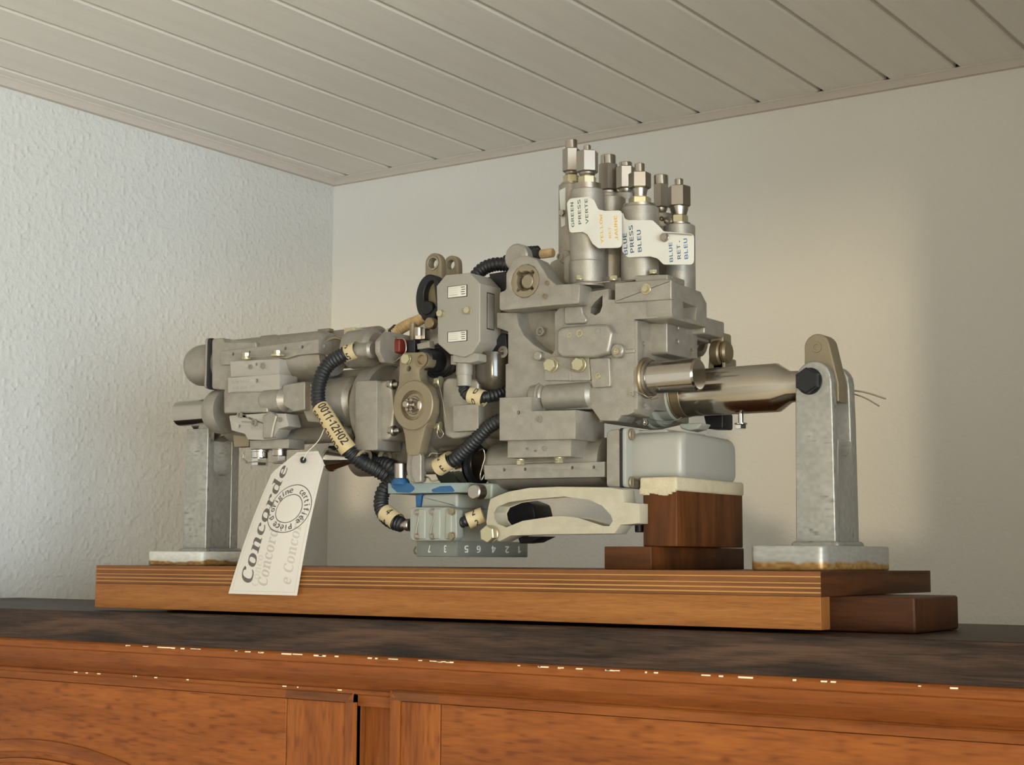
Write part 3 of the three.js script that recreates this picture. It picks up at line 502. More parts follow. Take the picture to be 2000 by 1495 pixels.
// ---------------------------------------------------------------- pressure tubes and pipe unions on top of the valve block
{
  const union = (cx, cz, d) => {   // d: heights in mm of each step and widths
    const u = part(act, 'pipe_union', [d.collar && lat([[d.collar[0], 0], [d.collar[0], d.collar[2] - 0.8], [d.collar[0] + 0.8, d.collar[2]], [d.collar[1], d.collar[2]], [d.collar[1], 0]], [cx, 0, cz], 'y', 40), lat([[d.lock ? d.lock[1] : d.nut[0] - 6, 0], [d.lock ? d.lock[1] : d.nut[0] - 6, d.neck * 0.8], [d.nut[0] - 3, d.neck], [d.nut[0] + 1, d.neck], [d.nut[0] + 1, 0]], [cx, 0, cz], 'y', 32)].filter(Boolean), d.mat ?? M.nut);
    if (d.lock) part(u, 'lock_nut', hex([cx, d.lock[0], cz], 'y', d.lock[2], d.lock[1] - d.lock[0], d.turn), M.cad);
    part(u, 'union_nut', lat([[d.nut[0] - 1.5, 0], [d.nut[0] - 1.5, d.nut[2] / 2 * 0.98], [d.nut[0], d.nut[2] / Math.sqrt(3)], [d.nut[1] - 1.2, d.nut[2] / Math.sqrt(3)], [d.nut[1], d.nut[2] / 2 * 0.98], [d.nut[1], 0]], [cx, 0, cz], 'y', 6, d.turn), d.mat ?? M.nut, { crease: 0.3 });
    part(u, 'pipe_stub', lat([[d.nut[1] - 1, 0], [d.nut[1] - 1, d.tube[1]], [d.tube[0] - 0.8, d.tube[1]], [d.tube[0], d.tube[1] - 0.6], [d.tube[0], d.tube[1] * 0.7], [d.tube[0] - 4, d.tube[1] * 0.7], [d.tube[0] - 4, 0]], [cx, 0, cz], 'y', 28), d.mat2 ?? M.steel);
    return u;
  };
  const post = (cx, cz, r, y0, y1, mat = M.alu) => part(act, 'pressure_tube', [lat([[y0, 0], [y0, r], [y1 - 1, r], [y1, r - 1], [y1, 0]], [cx, 0, cz], 'y', 44)], mat);
  // front row, tallest to lowest
  const A = [-310, -75], C = [-247.1, -86], D = [-219.8, -128], B = [-305.2, -118];
  post(...A, 19.9, 318.2, 430.6); post(...C, 21.3, 319.6, 404.4, M.alu); post(...D, 18, 295.1, 388.2, M.alu); post(...B, 17.9, 325.3, 429.4, M.alu);
  union(...A, { collar: [430, 437.7, 16.4], lock: [437.7, 447.3, 18.2], nut: [452.7, 476.8, 22.3], neck: 9.4, tube: [484, 4.4], turn: 0.28 });
  union(...C, { collar: [403.8, 407.9, 18.5], lock: [407.9, 416.7, 21.9], nut: [427.9, 445.1, 22], neck: 8.7, tube: [455.7, 5.8], turn: 0.0 });
  union(...D, { collar: [387, 391.1, 12.8], lock: [391.1, 400.6, 17.5], nut: [411.3, 434.5, 22.8], neck: 10.5, tube: [442.9, 5], turn: 0.84 });
  // rear row
  const A2 = [-355, -112], B2 = [-336, -165], C2 = [-308.8, -160], D2 = [-271, -178];
  for (const [c, y] of [[A2, 450.7], [B2, 447.7], [C2, 443.1], [D2, 417]]) post(...c, 15, 342.6, y, M.alu);
  union(...A2, { collar: [449.5, 453.2, 12.1], lock: [453.2, 462.5, 17], nut: [467.5, 494.8, 18.2], neck: 7.3, tube: [505.4, 7.3], turn: 0.15 });
  union(...B2, { collar: [444.5, 450.2, 13.6], nut: [452.7, 484.2, 22.2], neck: 9.2, tube: [495.6, 9.3], turn: 0.5 });
  union(...C2, { collar: [435.6, 440.6, 14.6], nut: [450.6, 476.8, 19.5], neck: 7.9, tube: [482, 7.9], turn: 0.1 });
  union(...D2, { collar: [410.8, 414.5, 12.1], nut: [426.2, 454.1, 17], neck: 7.3, tube: [464.7, 8.8], turn: 0.5 });
  part(act, 'tube_bracket', [ext([[-308.3,423.8],[-273.7,422.4],[-273.8,414.6],[-308.3,419.5]], -128, 10, { bevel: 0.8 })], M.alu);
  stud(act, [-256.6,406.2,-74], 3, 3, M.nut); stud(act, [-224.6,391.8,-112], 4.4, 4, M.nut); stud(act, [-232.5,395.1,-112], 2.6, 3, M.nut);
  // shoulders the tubes grow out of
  part(act, 'tube_shoulder', [ext([[-340.8,357.4],[-326.9,360.6],[-314.4,377.1],[-298,375.2],[-298.1,319.8],[-318.6,319.4],[-340.7,323.9]], -70, 50, { bevel: 4, r: 10 })], M.alu);
  part(act, 'tube_shoulder', [ext([[-380.4,341.4],[-376.1,358.1],[-357.5,363.4],[-341.9,361.8],[-341.9,327.9],[-366,330.3]], -96, 40, { bevel: 4, r: 8 }), cyl([-350.4, 360.9, -98], 'z', 8, 8, 1)], M.alu);
  part(act, 'tube_shoulder', [cyl([A[0], 319.3, A[1]], 'y', 21, 30, 3)], M.alu);
  part(act, 'tube_sleeve', cyl([-397, 372, -110], 'x', 5.5, 18, 1), M.braid);
  stud(act, [-356.4,361.4,-92], 4.5, 3, M.alu);
  // printed identification strips bent round the tubes
  const strip = (pts, bendAt, texDraw, x0, x1, y0, y1) => {
    let g = ext(pts, 0, 1.2, { bevel: 0.25, r: 5 }); g = planarUv(g, x0, x1, y0, y1);
    const p = g.attributes.position;
    for (let i = 0; i < p.count; i++) { const x = p.getX(i); let z = bendAt[0][1]; for (let k = 0; k < bendAt.length - 1; k++) { const [a, za] = bendAt[k], [b, zb] = bendAt[k + 1]; if (x >= a) z = x >= b ? zb : za + (zb - za) * (x - a) / (b - a); } p.setZ(i, p.getZ(i) + z); }
    return part(act, 'identification_strip', g, std({ color: '#ffffff', roughness: 0.42, map: paint(1024, 768, (c, w, h) => { c.fillStyle = '#c4c1b6'; c.fillRect(0, 0, w, h); texDraw(c, w, h); }) }), { label: 'white printed identification strip' });
  };
  const say = (c, t, x, y, s, col, k = 1) => { c.save(); c.translate(x, y); c.rotate(-Math.PI / 2 - 0.06); c.scale(1, 0.62); c.font = `bold ${s}px monospace`; c.fillStyle = col; c.fillText(t, 0, 0); c.restore(); };
  const L1 = [[-323.1,414],[-318.9,418.2],[-295,417.5],[-286.9,412.3],[-281.5,401.1],[-272.1,398.1],[-250.9,396.1],[-251.1,353.9],[-281.6,356.7],[-289,362.8],[-295.7,374.1],[-301.8,377.7],[-319.6,378.6]];
  const L2 = [[-256.2,398.1],[-252.9,388.3],[-247.6,386.5],[-217.7,382.9],[-210,375.7],[-203.6,368.6],[-166.4,361.4],[-166.8,327.7],[-203.9,331.6],[-211.5,339.2],[-220.5,342.5],[-249.1,344.4],[-256.3,351.6]];
  const bb = p => [Math.min(...p.map(q => q[0])), Math.max(...p.map(q => q[0])), Math.min(...p.map(q => q[1])), Math.max(...p.map(q => q[1]))];
  { const b = bb(L1), fx = x => (x - b[0]) / (b[1] - b[0]) * 1024;
    const s1 = strip(L1, [[-9999, -52], [9999, -52]], c => { const u = px => (px - 1107) / 107 * 1024, v = py => (py - 384) / 101 * 768; say(c, 'GREEN', u(1122), v(437), 118, '#2f5540'); say(c, 'PRESS', u(1136), v(434), 118, '#2b4236'); say(c, 'VERTE', u(1150), v(434), 118, '#2f5540'); say(c, 'YELLOW', u(1179), v(473), 110, '#c8962a'); say(c, 'RET.', u(1194), v(466), 90, '#cb9a30'); say(c, 'JAUNE', u(1207), v(472), 118, '#c8931c'); }, ...b);
    bolt(s1, [-339.5,407,-70], 7, 5, M.nut, 'z', 'screw');
    part(act, 'identification_strip', ext([[-350.3,437.1],[-341.8,439.6],[-341.8,394.9],[-347.4,393.1]], -78, 1.4, { bevel: 0.3 }), std({ color: '#ffffff', roughness: 0.45, map: paint(256, 512, (c, w, h) => { c.fillStyle = '#b7b8b0'; c.fillRect(0, 0, w, h); }) }));
  }
  { const b = bb(L2);
    const s2 = strip(L2, [[-9999, -62], [9999, -62]], c => { const u = px => (px - 1215) / 140 * 1024, v = py => (py - 412) / 105 * 768; say(c, 'BLUE', u(1226), v(488), 118, '#27496b'); say(c, 'PRESS', u(1239), v(486), 118, '#27405c'); say(c, 'BLEU', u(1254), v(486), 118, '#27496b'); say(c, 'BLUE', u(1315), v(509), 104, '#2b4f78'); say(c, 'RET.', u(1330), v(506), 104, '#2b4b70'); say(c, 'BLEU', u(1344), v(507), 108, '#2a5f9a'); }, ...b);
    bolt(s2, [-201.2,361.3,-61], 8, 5, M.nut, 'z', 'screw');
    wire(s2, [[-199.3,365.5,-60], [-184.2,363.1,-60], [-167.3,360.1,-60]], 0.6);
  }
  bolt(act, [-221.2,323.8,-70], 8, 5, M.cad, 'y', 'bolt', 0.4); wire(act, [[-265.5,318.4,-66], [-241.2,318.6,-64], [-221.6,320.9,-66]], 0.6);
}
// ---------------------------------------------------------------- actuator: left-hand servo and barrel
{
  const yb = 214.9, xb0 = -948.7, xb1 = -654.1;
  part(act, 'barrel', [lat([[0, 0], [0, 30], [20, 44], [xb1 - xb0, 46], [xb1 - xb0, 0]], [xb0, yb - 2, -150], 'x', 48), cyl([-808.7, 173.3, -120], 'x', 13.4, -691.1 - -808.7, 8)], M.alu);
  part(act, 'barrel_casing', [cyl([-799.5, 211.7, -112], 'x', 31.8, -674 - -799.5, 6)], M.alu);
  // upper servo: domed end cap, gasket, housing
  const yc = 274, rc = 29.1, xcap = -907.3;
  part(act, 'end_cap', [lat([[-60, 0], [-59.6, 12], [-57.6, 20], [-53.5, 25], [-47, rc - 1.4], [-38, rc - 0.3], [0, rc], [0, 0]], [xcap, yc, -100], 'x', 48)], M.alu, { label: 'domed metal end cap' });
  part(act, 'end_plate', extX([[305.4, -64, 6], [236.5, -64, 6], [236.5, -150, 6], [305.4, -150, 6]], xcap + 3, 4, { bevel: 1 }), M.alu);
  for (const y of [300.5, 242.7]) part(act, 'bolt', hex([xcap - 4, y, -70], 'x', 6, 5, 0.3), M.tan);
  part(act, 'gasket', extX([[305, -64, 6], [235.5, -64, 6], [235.5, -150, 6], [305, -150, 6]], xcap + 6.4, 3.4, { bevel: 0.4 }), M.gasket);
  const hs = part(act, 'servo_housing', [ext([[-898.8,303.5],[-878.7,303.4],[-874.7,297.5],[-816.5,293.1],[-810.8,230.5],[-874.3,232.8],[-896.3,235.5]], -66, 80, { bevel: 2, r: 5 }),
    lat([[0, 0], [0, 30], [6, 33], [-712.4 - -915.7 - 14, 33], [-712.4 - -915.7, 27], [-712.4 - -915.7 + 3, 0]], [-915.7, 272, -100], 'x', 44),
    ext([[-892.7,305.2],[-873.4,301.6],[-823.5,296.4],[-773.2,296.7],[-772.7,276.4],[-892,284.9]], -78, 50, { bevel: 2 })], M.alu);
  const rl = part(hs, 'rail', [ext([[-874.9,284.4],[-810.5,285.2],[-702,287],[-701.5,269.3],[-738.1,269.2],[-755.7,266.5],[-769.1,267.4],[-768.9,259.4],[-874.2,265.8]], -60, 26, { bevel: 0.8, holes: [[-852,278.7, 2], [-822.2,279.3, 1.6], [-758.8,279.4, 2], [-729.6,279.2, 2]] })], M.alu);
  stud(hs, [-697.6,278.2,-66], 2.6, 1.4, M.alu);
  part(hs, 'bearing_ring', tor([-697.9, 278.1, -88], [0.75, 0, 0.66], 14, 1.8, 36), M.bronze);
  // slim twin cylinder behind the top
  part(act, 'rear_cylinder', [cyl([-935.5, 297, -205], 'x', 27, -716.4 - -935.5, 5)], M.alu);
  for (const [a, b] of [[[-920.6,321.5,-190], [-892,320,-190]], [[-875.5,319.5,-190], [-858.1,319.6,-190]], [[-850.5,319.7,-190], [-832.4,319.7,-190]], [[-812.7,322.5,-190], [-792.2,322.3,-190]]]) part(act, 'top_clip', box(a[0], b[0], a[1] - 3, a[1] + 1.5, -192, -182, 0.6), M.tan);
  part(act, 'tan_block', box(-738.1, -719.4, 299.2, 315.7, -180, -150, 1), M.foam);
  // stepped plates
  const etched = (w, h, lines) => paint(512, 192, (c, W2, H2) => { c.fillStyle = '#a49e93'; c.fillRect(0, 0, W2, H2); c.fillStyle = '#8a8378'; for (const [t, x, y, s] of lines) { c.font = `${s}px sans-serif`; c.fillText(t, x, y); } });
  const flat = (pts, z, d, lines, name, parent, o = {}) => { const b = [Math.min(...pts.map(p => p[0])), Math.max(...pts.map(p => p[0])), Math.min(...pts.map(p => p[1])), Math.max(...pts.map(p => p[1]))]; return part(parent, name, planarUv(ext(pts, z, d, { bevel: 0.8, ...o }), ...b), std({ metalness: 0.35, roughness: 0.5, map: etched(1, 1, lines), bumpMap: fineBump, bumpScale: 0.00001 })); };
  const lb = part(act, 'servo_block', [ext([[-869.2,228],[-858.5,272.5],[-770.1,267.7],[-763.5,223.4],[-726.7,234.4],[-724,198.8],[-750.3,196.2],[-868.2,202.1]], -62, 70, { bevel: 1.2 })], M.alu);
  const p1 = flat([[-852.3,268.6],[-764.4,265.9],[-763.8,244.6],[-849.7,247.3]], -55, 30, [], 'upper_plate', lb, { holes: [[-814.9,258.6, 2.2], [-804.9,261.3, 1.8], [-793,258.5, 2.6]] });
  stud(p1, [-814.9,258.6,-55], 3.4, 1.2, M.alu); stud(p1, [-793,258.5,-55], 4.2, 1.2, M.alu);
  const p2 = flat([[-850.3,246.2],[-758.3,245.1],[-757.6,223.2],[-849.6,225.8]], -50, 34, [['S/N 1157', 40, 70, 44], ['P/N 004 - 01', 50, 140, 40]], 'lower_plate', lb, { holes: [[-798.5,238.9, 2.4]] });
  part(lb, 'bolt', [hex([-819.7,271.4,-52], 'y', 8, 6, 0.4), cyl([-819.6,268.1,-52], 'y', 6, 3, 0.5)], M.cad); part(lb, 'bolt', [hex([-764.5,271.5,-52], 'y', 8, 5, 0.4), cyl([-764.4,268.2,-52], 'y', 9, 3, 0.5)], M.cad);
  wire(lb, [[-813.1,271.9,-48], [-790.3,269.7,-49], [-764.2,269.8,-48]], 0.6);
  part(lb, 'gallery', [ext([[-852.7,215.5],[-842.8,226.4],[-776.2,223.9],[-774.4,196.1],[-852.1,198.6]], -46, 22, { bevel: 3 }), lat([[0, 0], [0, 12], [5, 15.5], [-748.8 - -790.9 - 7, 15.5], [-748.8 - -790.9, 10], [-748.8 - -790.9, 0]], [-790.9, 212.3, -58], 'x', 36), ext([[-754.8,217.8],[-752.5,230.9],[-715,233.2],[-714,196.7],[-734,195.7],[-754.5,206]], -50, 24, { bevel: 2, r: 3 })], M.alu);
  part(lb, 'cheek', ext([[-724,234.7],[-714.4,230.8],[-707.1,217.3],[-708.2,192.7],[-683.9,178.6],[-718.3,182.7],[-727.5,198.8]], -60, 40, { bevel: 2, r: 4 }), M.alu); stud(lb, [-716.8,226.3,-59], 3, 1.4, M.alu);
  const p3 = flat([[-844.7,195.7],[-778.1,195.8],[-771,197.4],[-763.8,194.4],[-744.3,193.5],[-738.6,176.9],[-756.1,174.4],[-766.3,161.7],[-784.2,161.1],[-809.5,162.8],[-815.3,170.3],[-839.4,176]], -48, 24, [['P/N', 230, 70, 36], ['HYDR', 190, 120, 40]], 'valve_plate', lb, { r: 2, holes: [[-825.7,180.8, 1.9], [-797.5,184.2, 2.8], [-823.4,194.7, 2.2]] });
  part(lb, 'plate_ridge', ext([[-781.3,192.3],[-767.2,196.9],[-756.4,191.1],[-761.3,177],[-764.4,162.7],[-780.4,162]], -44, 10, { bevel: 2.5, r: 3 }), M.alu);
  stud(p3, [-821.5,195.1,-46], 4, 3, M.alu); stud(p3, [-796.9,184.1,-47.4], 4.6, 3, M.alu); stud(p3, [-753.2,186,-47.4], 3.4, 1.6, M.alu);
  part(lb, 'wire_groove', sweep([[-820.3,186.5,-47], [-809.3,185.6,-47], [-799.3,184.8,-47]], 0.8, { seg: 8, rad: 6 }), M.alu);
  part(act, 'outlet_block', ext([[-812.6,162],[-743.7,161.2],[-743.3,149.5],[-811.3,150.6]], -54, 30, { bevel: 1 }), M.alu);
  part(act, 'left_bracket', ext([[-858.2,172.3],[-829.3,169.7],[-828.8,156.2],[-855.8,155.9]], -70, 16, { bevel: 1 }), M.tan);
  for (const [at, d, m] of [[[-800.5,138.7,-62], 21, M.chrome], [[-770.1,140.6,-66], 18, M.nut]]) { part(act, 'outlet_nut', [cyl(at, 'y', d * 0.52, 12, 1), hex([at[0], at[1] - 9, at[2]], 'y', d * 0.9, 10, 0.5), cyl([at[0], at[1] + 8, at[2]], 'y', d * 0.58, 3, 0.5)], m); }
  wire(act, [[-821.9,133.2,-58], [-796,134,-50], [-769.1,132.5,-50], [-748.3,134.7,-56]], 0.7); wire(act, [[-827.9,144.9,-60], [-828.7,139.5,-60], [-820.1,134.5,-58]], 1, 'clip');
  // polished stub above the left post and its dished collar
  const ys = 207.7, xs = -973.7, rs = 17.5, xe = -912.6;
  part(act, 'guide_tube', lat([[0, 0], [0, rs - 1.2], [1.2, rs], [xe - xs, rs], [xe - xs, 0]], [xs, ys, -84], 'x', 52), M.steel, { label: 'short polished steel tube' });
  part(act, 'dished_collar', lat([[0, 0], [0, rs + 1], [3, rs + 8], [10, rs + 12], [20, rs + 13], [30, rs + 12], [30, 0]], [xe, ys - 1, -86], 'x', 48), M.alu);
  part(act, 'piston_rod', lat([[0, 0], [0, 14], [50, 14], [50, 0]], [-998.3 - 10, 203.9, -150], 'x', 32), M.nut);
  part(act, 'rod_eye', ext([[-996.1,191.3],[-979.8,218],[-941.7,216.1],[-940.5,180.3],[-965.1,172.7],[-988.4,176.5]], -138, 24, { bevel: 2, r: 6 }), M.nut);
}
// ---------------------------------------------------------------- actuator: centre, lever, junction boxes and cables
{
  // dark core between the halves
  part(act, 'core', [cyl([-692, 200.9, -170], 'x', 62, -471.1 - -692, 4), cyl([-709.2, 146.6, -150], 'x', 30, -480 - -709.2, 4), box(-640.8, -513, 162.1, 301.4, -240, -180, 4)], M.alu);
  // tall rounded plate left of the lever
  const tp = part(act, 'flange_plate', [ext([[-633.7,225.2],[-629.6,228.8],[-597.8,227.5],[-596.1,141.5],[-627,142.6],[-632,146.5]], -52, 46, { bevel: 1.4, r: 3 })], M.alu);
  part(act, 'flange_body', [ext([[-602.7,227.1],[-586.5,227.4],[-580.7,216.3],[-575.5,191],[-579.7,159.9],[-585.2,153.9],[-601.3,153.3]], -58, 120, { bevel: 4, r: 8 }), cyl([-661.5, 200.9, -130], 'x', 60, 24, 4)], M.alu);
  for (const [py, i] of [[0, 0], [1, 1]]) { const at = i ? [-584.7,165.4,-62] : [-587.3,222.1,-62]; part(act, 'stud_bolt', [hex(at, 'x', 11, 5, 0.3), cyl([at[0] + 4, at[1], at[2]], 'x', 6.5, 4), cyl([at[0] + 8, at[1], at[2]], 'x', 3.4, 7, 0.5, 16)], M.nut); }
  // right-hand flange
  part(act, 'flange_body', [ext([[-505.6,219.7],[-499.5,225.5],[-490.4,224.9],[-452.8,220.1],[-452.2,154.9],[-489.5,151.6],[-501.7,155.8],[-506.7,187.8]], -62, 100, { bevel: 3, r: 6 }), cyl([-555.1, 195.6, -130], 'x', 56, -462.5 - -555.1, 4)], M.alu);
  part(act, 'square_plate', ext([[-482.5,190.6],[-445.3,190.5],[-445,159.3],[-482.1,159.1]], -52, 14, { bevel: 1.2, r: 2 }), M.alu);
  for (const at of [[-517.8,221.4,-66], [-516.4,167.1,-66]]) part(act, 'stud_bolt', [hex(at, 'x', 11, 5, 0.3), cyl([at[0] + 5, at[1], at[2]], 'x', 7, 3)], M.cad);
  wire(act, [[-508,166.7,-58], [-509.4,158.2,-58], [-504.8,153.2,-58], [-500.2,157.9,-58], [-504.1,164.1,-58]], 0.7); wire(act, [[-507.1,216.9,-58], [-499.2,193,-56], [-495.9,177.6,-56]], 0.6);
  // the lever with its ring
  const lv = part(act, 'lever', [
    ext([[-557.3,250.9],[-551.1,257.3],[-518.4,255.6],[-512.1,246.6],[-515.1,238.2],[-527.4,236.5],[-525.6,222.9],[-513.2,213.5],[-507.6,198.6],[-507.4,182.7],[-514.1,168.4],[-517.1,164.9],[-523,144.5],[-525.9,132.4],[-544.4,133],[-547.9,156.4],[-551.2,166.4],[-560.8,175.5],[-565.8,189.3],[-565.2,204.2],[-558.4,218.7],[-557.7,227.3]], -44, 16, { bevel: 1.2, r: 7, holes: [[-543,237.5, 3.2]] })], M.tan, { label: 'brown grey steel lever' });
  const rc = [-533.7,192.4,-41], rr = 29.9;
  part(lv, 'ring', lat([[-8, 0], [-8, rr], [-1, rr], [0, rr - 1], [0, rr * 0.60], [-9, rr * 0.57], [-9, 0]], rc, 'z', 48), M.tan);
  part(lv, 'ring_bush', lat([[-9, 0], [-9, rr * 0.56], [-2, rr * 0.56], [-1.4, rr * 0.5], [-8, rr * 0.44], [-8, 0]], rc, 'z', 40), M.bronze);
  part(lv, 'spindle', lat([[-10, 0], [-10, 11], [-3, 11], [-2, 10], [-2, 0]], rc, 'z', 32), M.nut);
  const cn = part(lv, 'castle_nut', [lat([[-2, 0], [-2, 9], [3, 9], [3, 6], [3, 0]], rc, 'z', 6), cyl([rc[0], rc[1], rc[2] + 3], 'z', 4.4, 12, 1, 20), ...Array.from({ length: 6 }, (_, i) => box(4.2, 8, -2, 2, 2, 8, 0.5).rotateZ(i * Math.PI / 3).translate(...rc))], M.nut);
  wire(cn, [[rc[0] - 9, rc[1] + 4, rc[2] + 5], [rc[0], rc[1] + 1, rc[2] + 6], [rc[0] + 9, rc[1] - 3, rc[2] + 5]], 0.9, 'split_pin');
  bolt(lv, [-544.7,248.7,-43], 11.5, 5, M.cad, 'z', 'bolt', 0.3, 1.1);
  stud(lv, [-521.8,246.6,-43.6], 9, 2.4, M.bronze);
  part(act, 'black_drum', [cyl([-528.9, 249.1, -170], 'z', 23.8, 90, 8), cyl([-526, 248.2, -100], 'z', 13, 50, 2), tor([-525, 249, -80], 'z', 19.4, 1.2)], M.blackMetal, { label: 'black drum' });
  // lever's foot and connector E
  part(act, 'connector_flange', [ext([[-550.1,137.4],[-536.9,144.3],[-530.6,136.7],[-528.6,102.5],[-536.3,100.2],[-548,102.9],[-551.3,118.4]], -52, 12, { bevel: 1.6, r: 4 }), ext([[-536.7,132.9],[-529.1,138.7],[-524.3,132.5],[-523.9,100.9],[-533.1,99.9],[-538.7,108.5],[-539.7,123.8]], -46, 8, { bevel: 1.6, r: 3 })], M.alu);
  part(act, 'connector', [cyl([-544.5, 122.1, -66], 'x', 9.2, -512 - -544.5, 1.5), cyl([-547.6, 122.1, -66], 'x', 11, 4, 1)], M.alu);
  const sv2 = [-527, 123.4, -100];
  part(act, 'sensor_cylinder', lat([[0, 0], [0, 24], [22, 24], [22, 25], [27, 25], [27, 23.6], [36, 23.6], [36, 25], [39, 25], [39, 18], [48, 18], [48, 0]].map(q => [q[0] * 1.05, q[1]]), sv2, 'x', 48), M.steel);
  part(act, 'sensor_ring', lat([[0, 0], [0, 26], [5, 26], [5, 0]], [-482.4, sv2[1], -100], 'x', 40), M.blackMetal);
  wire(act, [[-456.3,137.6,-70], [-446.1,138,-64], [-445.3,129.7,-66], [-448.8,117.9,-66], [-451.7,107.2,-66], [-448.7,102.2,-64], [-445.8,108.2,-66]], 0.8, 'clip'); wire(act, [[-529,132.1,-58], [-518.2,132.1,-54], [-515.2,135,-54], [-504.5,134.7,-54]], 1, 'clip'); wire(act, [[-528.7,107.6,-58], [-517.9,105.9,-54], [-514.8,102.2,-54], [-504.1,103.2,-54]], 1, 'clip');

  // cables
  const cable = (name, pts, r) => part(act, name, hose(pts, r), M.black, { label: 'black corrugated cable' });
  const sleeveTex = t => paint(256, 512, (c, w, h) => { c.fillStyle = '#b9a882'; c.fillRect(0, 0, w, h); c.fillStyle = '#2a241c'; c.font = 'bold 110px sans-serif'; c.textAlign = 'center'; for (let i = 0; i < 4; i++) { c.save(); c.translate(w * 0.5, h * (i + 0.5) / 4); c.fillText(t, 0, 38); c.restore(); } });
  const sleeve = (a, b, r, t) => part(act, 'cable_sleeve', sweep([a, a.map((v, i) => (v + b[i]) / 2), b], r * 1.08, { seg: 6, rad: 26, uvs: true }), std({ color: '#ffffff', roughness: 0.7, side: THREE.DoubleSide, map: sleeveTex(t) }), { label: 'cream marker sleeve' });
  const z1 = -34, hr = 9.5;
  cable('cable', [[-638.3,262.5,-40],[-648.1,257.9,-38],[-659.6,252.1,-36],[-669.3,241,-34],[-675.7,227.3,-34],[-677.9,212.1,-34],[-675,199.1,-34],[-666.3,188.5,-34],[-654.3,171.6,-36],[-642.5,153.7,-40],[-634.2,139.9,-46],[-624.4,128.9,-56],[-608.9,118.9,-66],[-598.3,109.2,-80]], hr);
  // the long sleeve with the part number written along it
  part(act, 'cable_sleeve', sweep([[-673.3,196.5,-34],[-666.3,188.5,-34],[-654.3,171.6,-36],[-642.5,153.7,-40],[-635.8,142.5,-45]], hr * 1.14, { seg: 26, rad: 30, uvs: true }), std({ color: '#ffffff', roughness: 0.75, side: THREE.DoubleSide, map: paint(1024, 512, (c, w, h) => { c.fillStyle = '#b3a077'; c.fillRect(0, 0, w, h); c.strokeStyle = 'rgba(140,112,66,0.4)'; for (let i = 0; i < 60; i++) { c.beginPath(); c.moveTo(i * 17, 0); c.lineTo(i * 17, h); c.stroke(); } c.font = 'bold 118px sans-serif'; for (let k = 0; k < 4; k++) { c.fillStyle = '#231d18'; c.save(); c.scale(1.35, 1); c.fillText('0011-12H02', 24, 104 + k * 128); c.restore(); } }) }), { label: 'long cream sleeve with a handwritten number' });
  // big connector at the upper left, with sleeve
  const yG = 264.9;
  sleeve([-644.2,262.1,-44], [-622.8,266.3,-44], 9.5, '5');
  part(act, 'connector', [cyl([-626.1, yG, -46], 'x', 9.4, -599.2 - -626.1, 1.5), cyl([-605.7, yG, -46], 'x', 10.7, 5, 1)], M.alu);
  part(act, 'connector_body', [cyl([-684.9, 276.4, -100], 'x', 24.8, -637.3 - -684.9, 6, 44)], M.alu);
  part(act, 'connector_flange', [extX([[285.5, -46, 4], [272.2, -30, 6], [258.4, -30, 6], [246.5, -40, 4], [246.5, -110, 4], [285.5, -110, 4]], -579.5 + 3, 8, { bevel: 1.4 })], M.alu);
  part(act, 'connector_flange', extX([[285.5, -56, 6], [248.8, -56, 6], [248.8, -112, 4], [285.5, -112, 4]], -584.7 - 2, 6, { bevel: 1.4 }), M.alu);
  part(act, 'red_grommet', [extX([[278, -58, 4], [260.2, -58, 4], [260.2, -100, 4], [278, -100, 4]], -568.8, 46, { bevel: 2 })], M.red, { label: 'dark red block' });
  wire(act, [[-580.3,282.7,-60], [-573,278.1,-58], [-562.6,276.7,-58], [-559.3,272.7,-58], [-559.1,260.1,-58], [-568.6,253.3,-58], [-574.9,249.9,-58], [-591,251,-58]], 1, 'wire_clip', M.nut);
  part(act, 'bracket_arm', [box(-557.5, -546.5, 258.7, 275.1, -72, -60, 1)], M.blackMetal);
  part(act, 'terminal', [ext([[-540.3,268.5],[-521.7,270.8],[-520,262],[-539.5,261.6]], -56, 10, { bevel: 1 })], M.alu);
  part(act, 'terminal', [cyl([-545.1,276.3,-66], 'y', 6, 14, 1), hex([-545.1,275.1,-66], 'y', 12, 5), box(-543.6, -536.5, 275.2, 289, -78, -66, 1)], M.nut);
  part(act, 'support_pin', cyl([-573.5,275,-90], 'y', 4, 26, 0.6), M.tan);
  part(act, 'brass_plug', cyl([-533.4,295.4,-80], 'z', 7, 10, 1), M.bronze);
  part(act, 'braided_cable', sweep([[-625.6,296.9,-120],[-613.3,301.6,-118],[-600.9,305.8,-118],[-587.8,309.6,-120],[-576.2,317.2,-126]], s => 7.1 * (1 + 0.05 * Math.sin(s * 2)), { seg: 70 }), M.braid, { label: 'tan woven cable sleeve' });
  part(act, 'cable_end', [cyl([-632.3,296.1,-120], [0.8, 0.5, 0], 6.5, 12, 1)], M.black); part(act, 'cable_end', cyl([-637.3,295.2,-120], [0.8, 0.5, 0], 6.5, 6, 1), M.foam);
  // octagonal junction box
  const jb = part(act, 'junction_box', ext([[-497.9,332.6],[-484.4,344.8],[-449.1,343.7],[-434.2,329.5],[-433.6,261.4],[-444.5,248.4],[-456.3,244.4],[-477.2,249.5],[-494.7,263]], -38, 44, { bevel: 1.6 }), M.jbox, { label: 'grey octagonal junction box' });
  const label = (draw) => std({ color: '#ffffff', metalness: 0.4, roughness: 0.35, map: paint(256, 160, (c, w, h) => { c.fillStyle = '#26241f'; c.fillRect(0, 0, w, h); c.fillStyle = '#d3cfc2'; c.fillRect(8, 8, w - 16, h - 16); draw(c, w, h); }) });
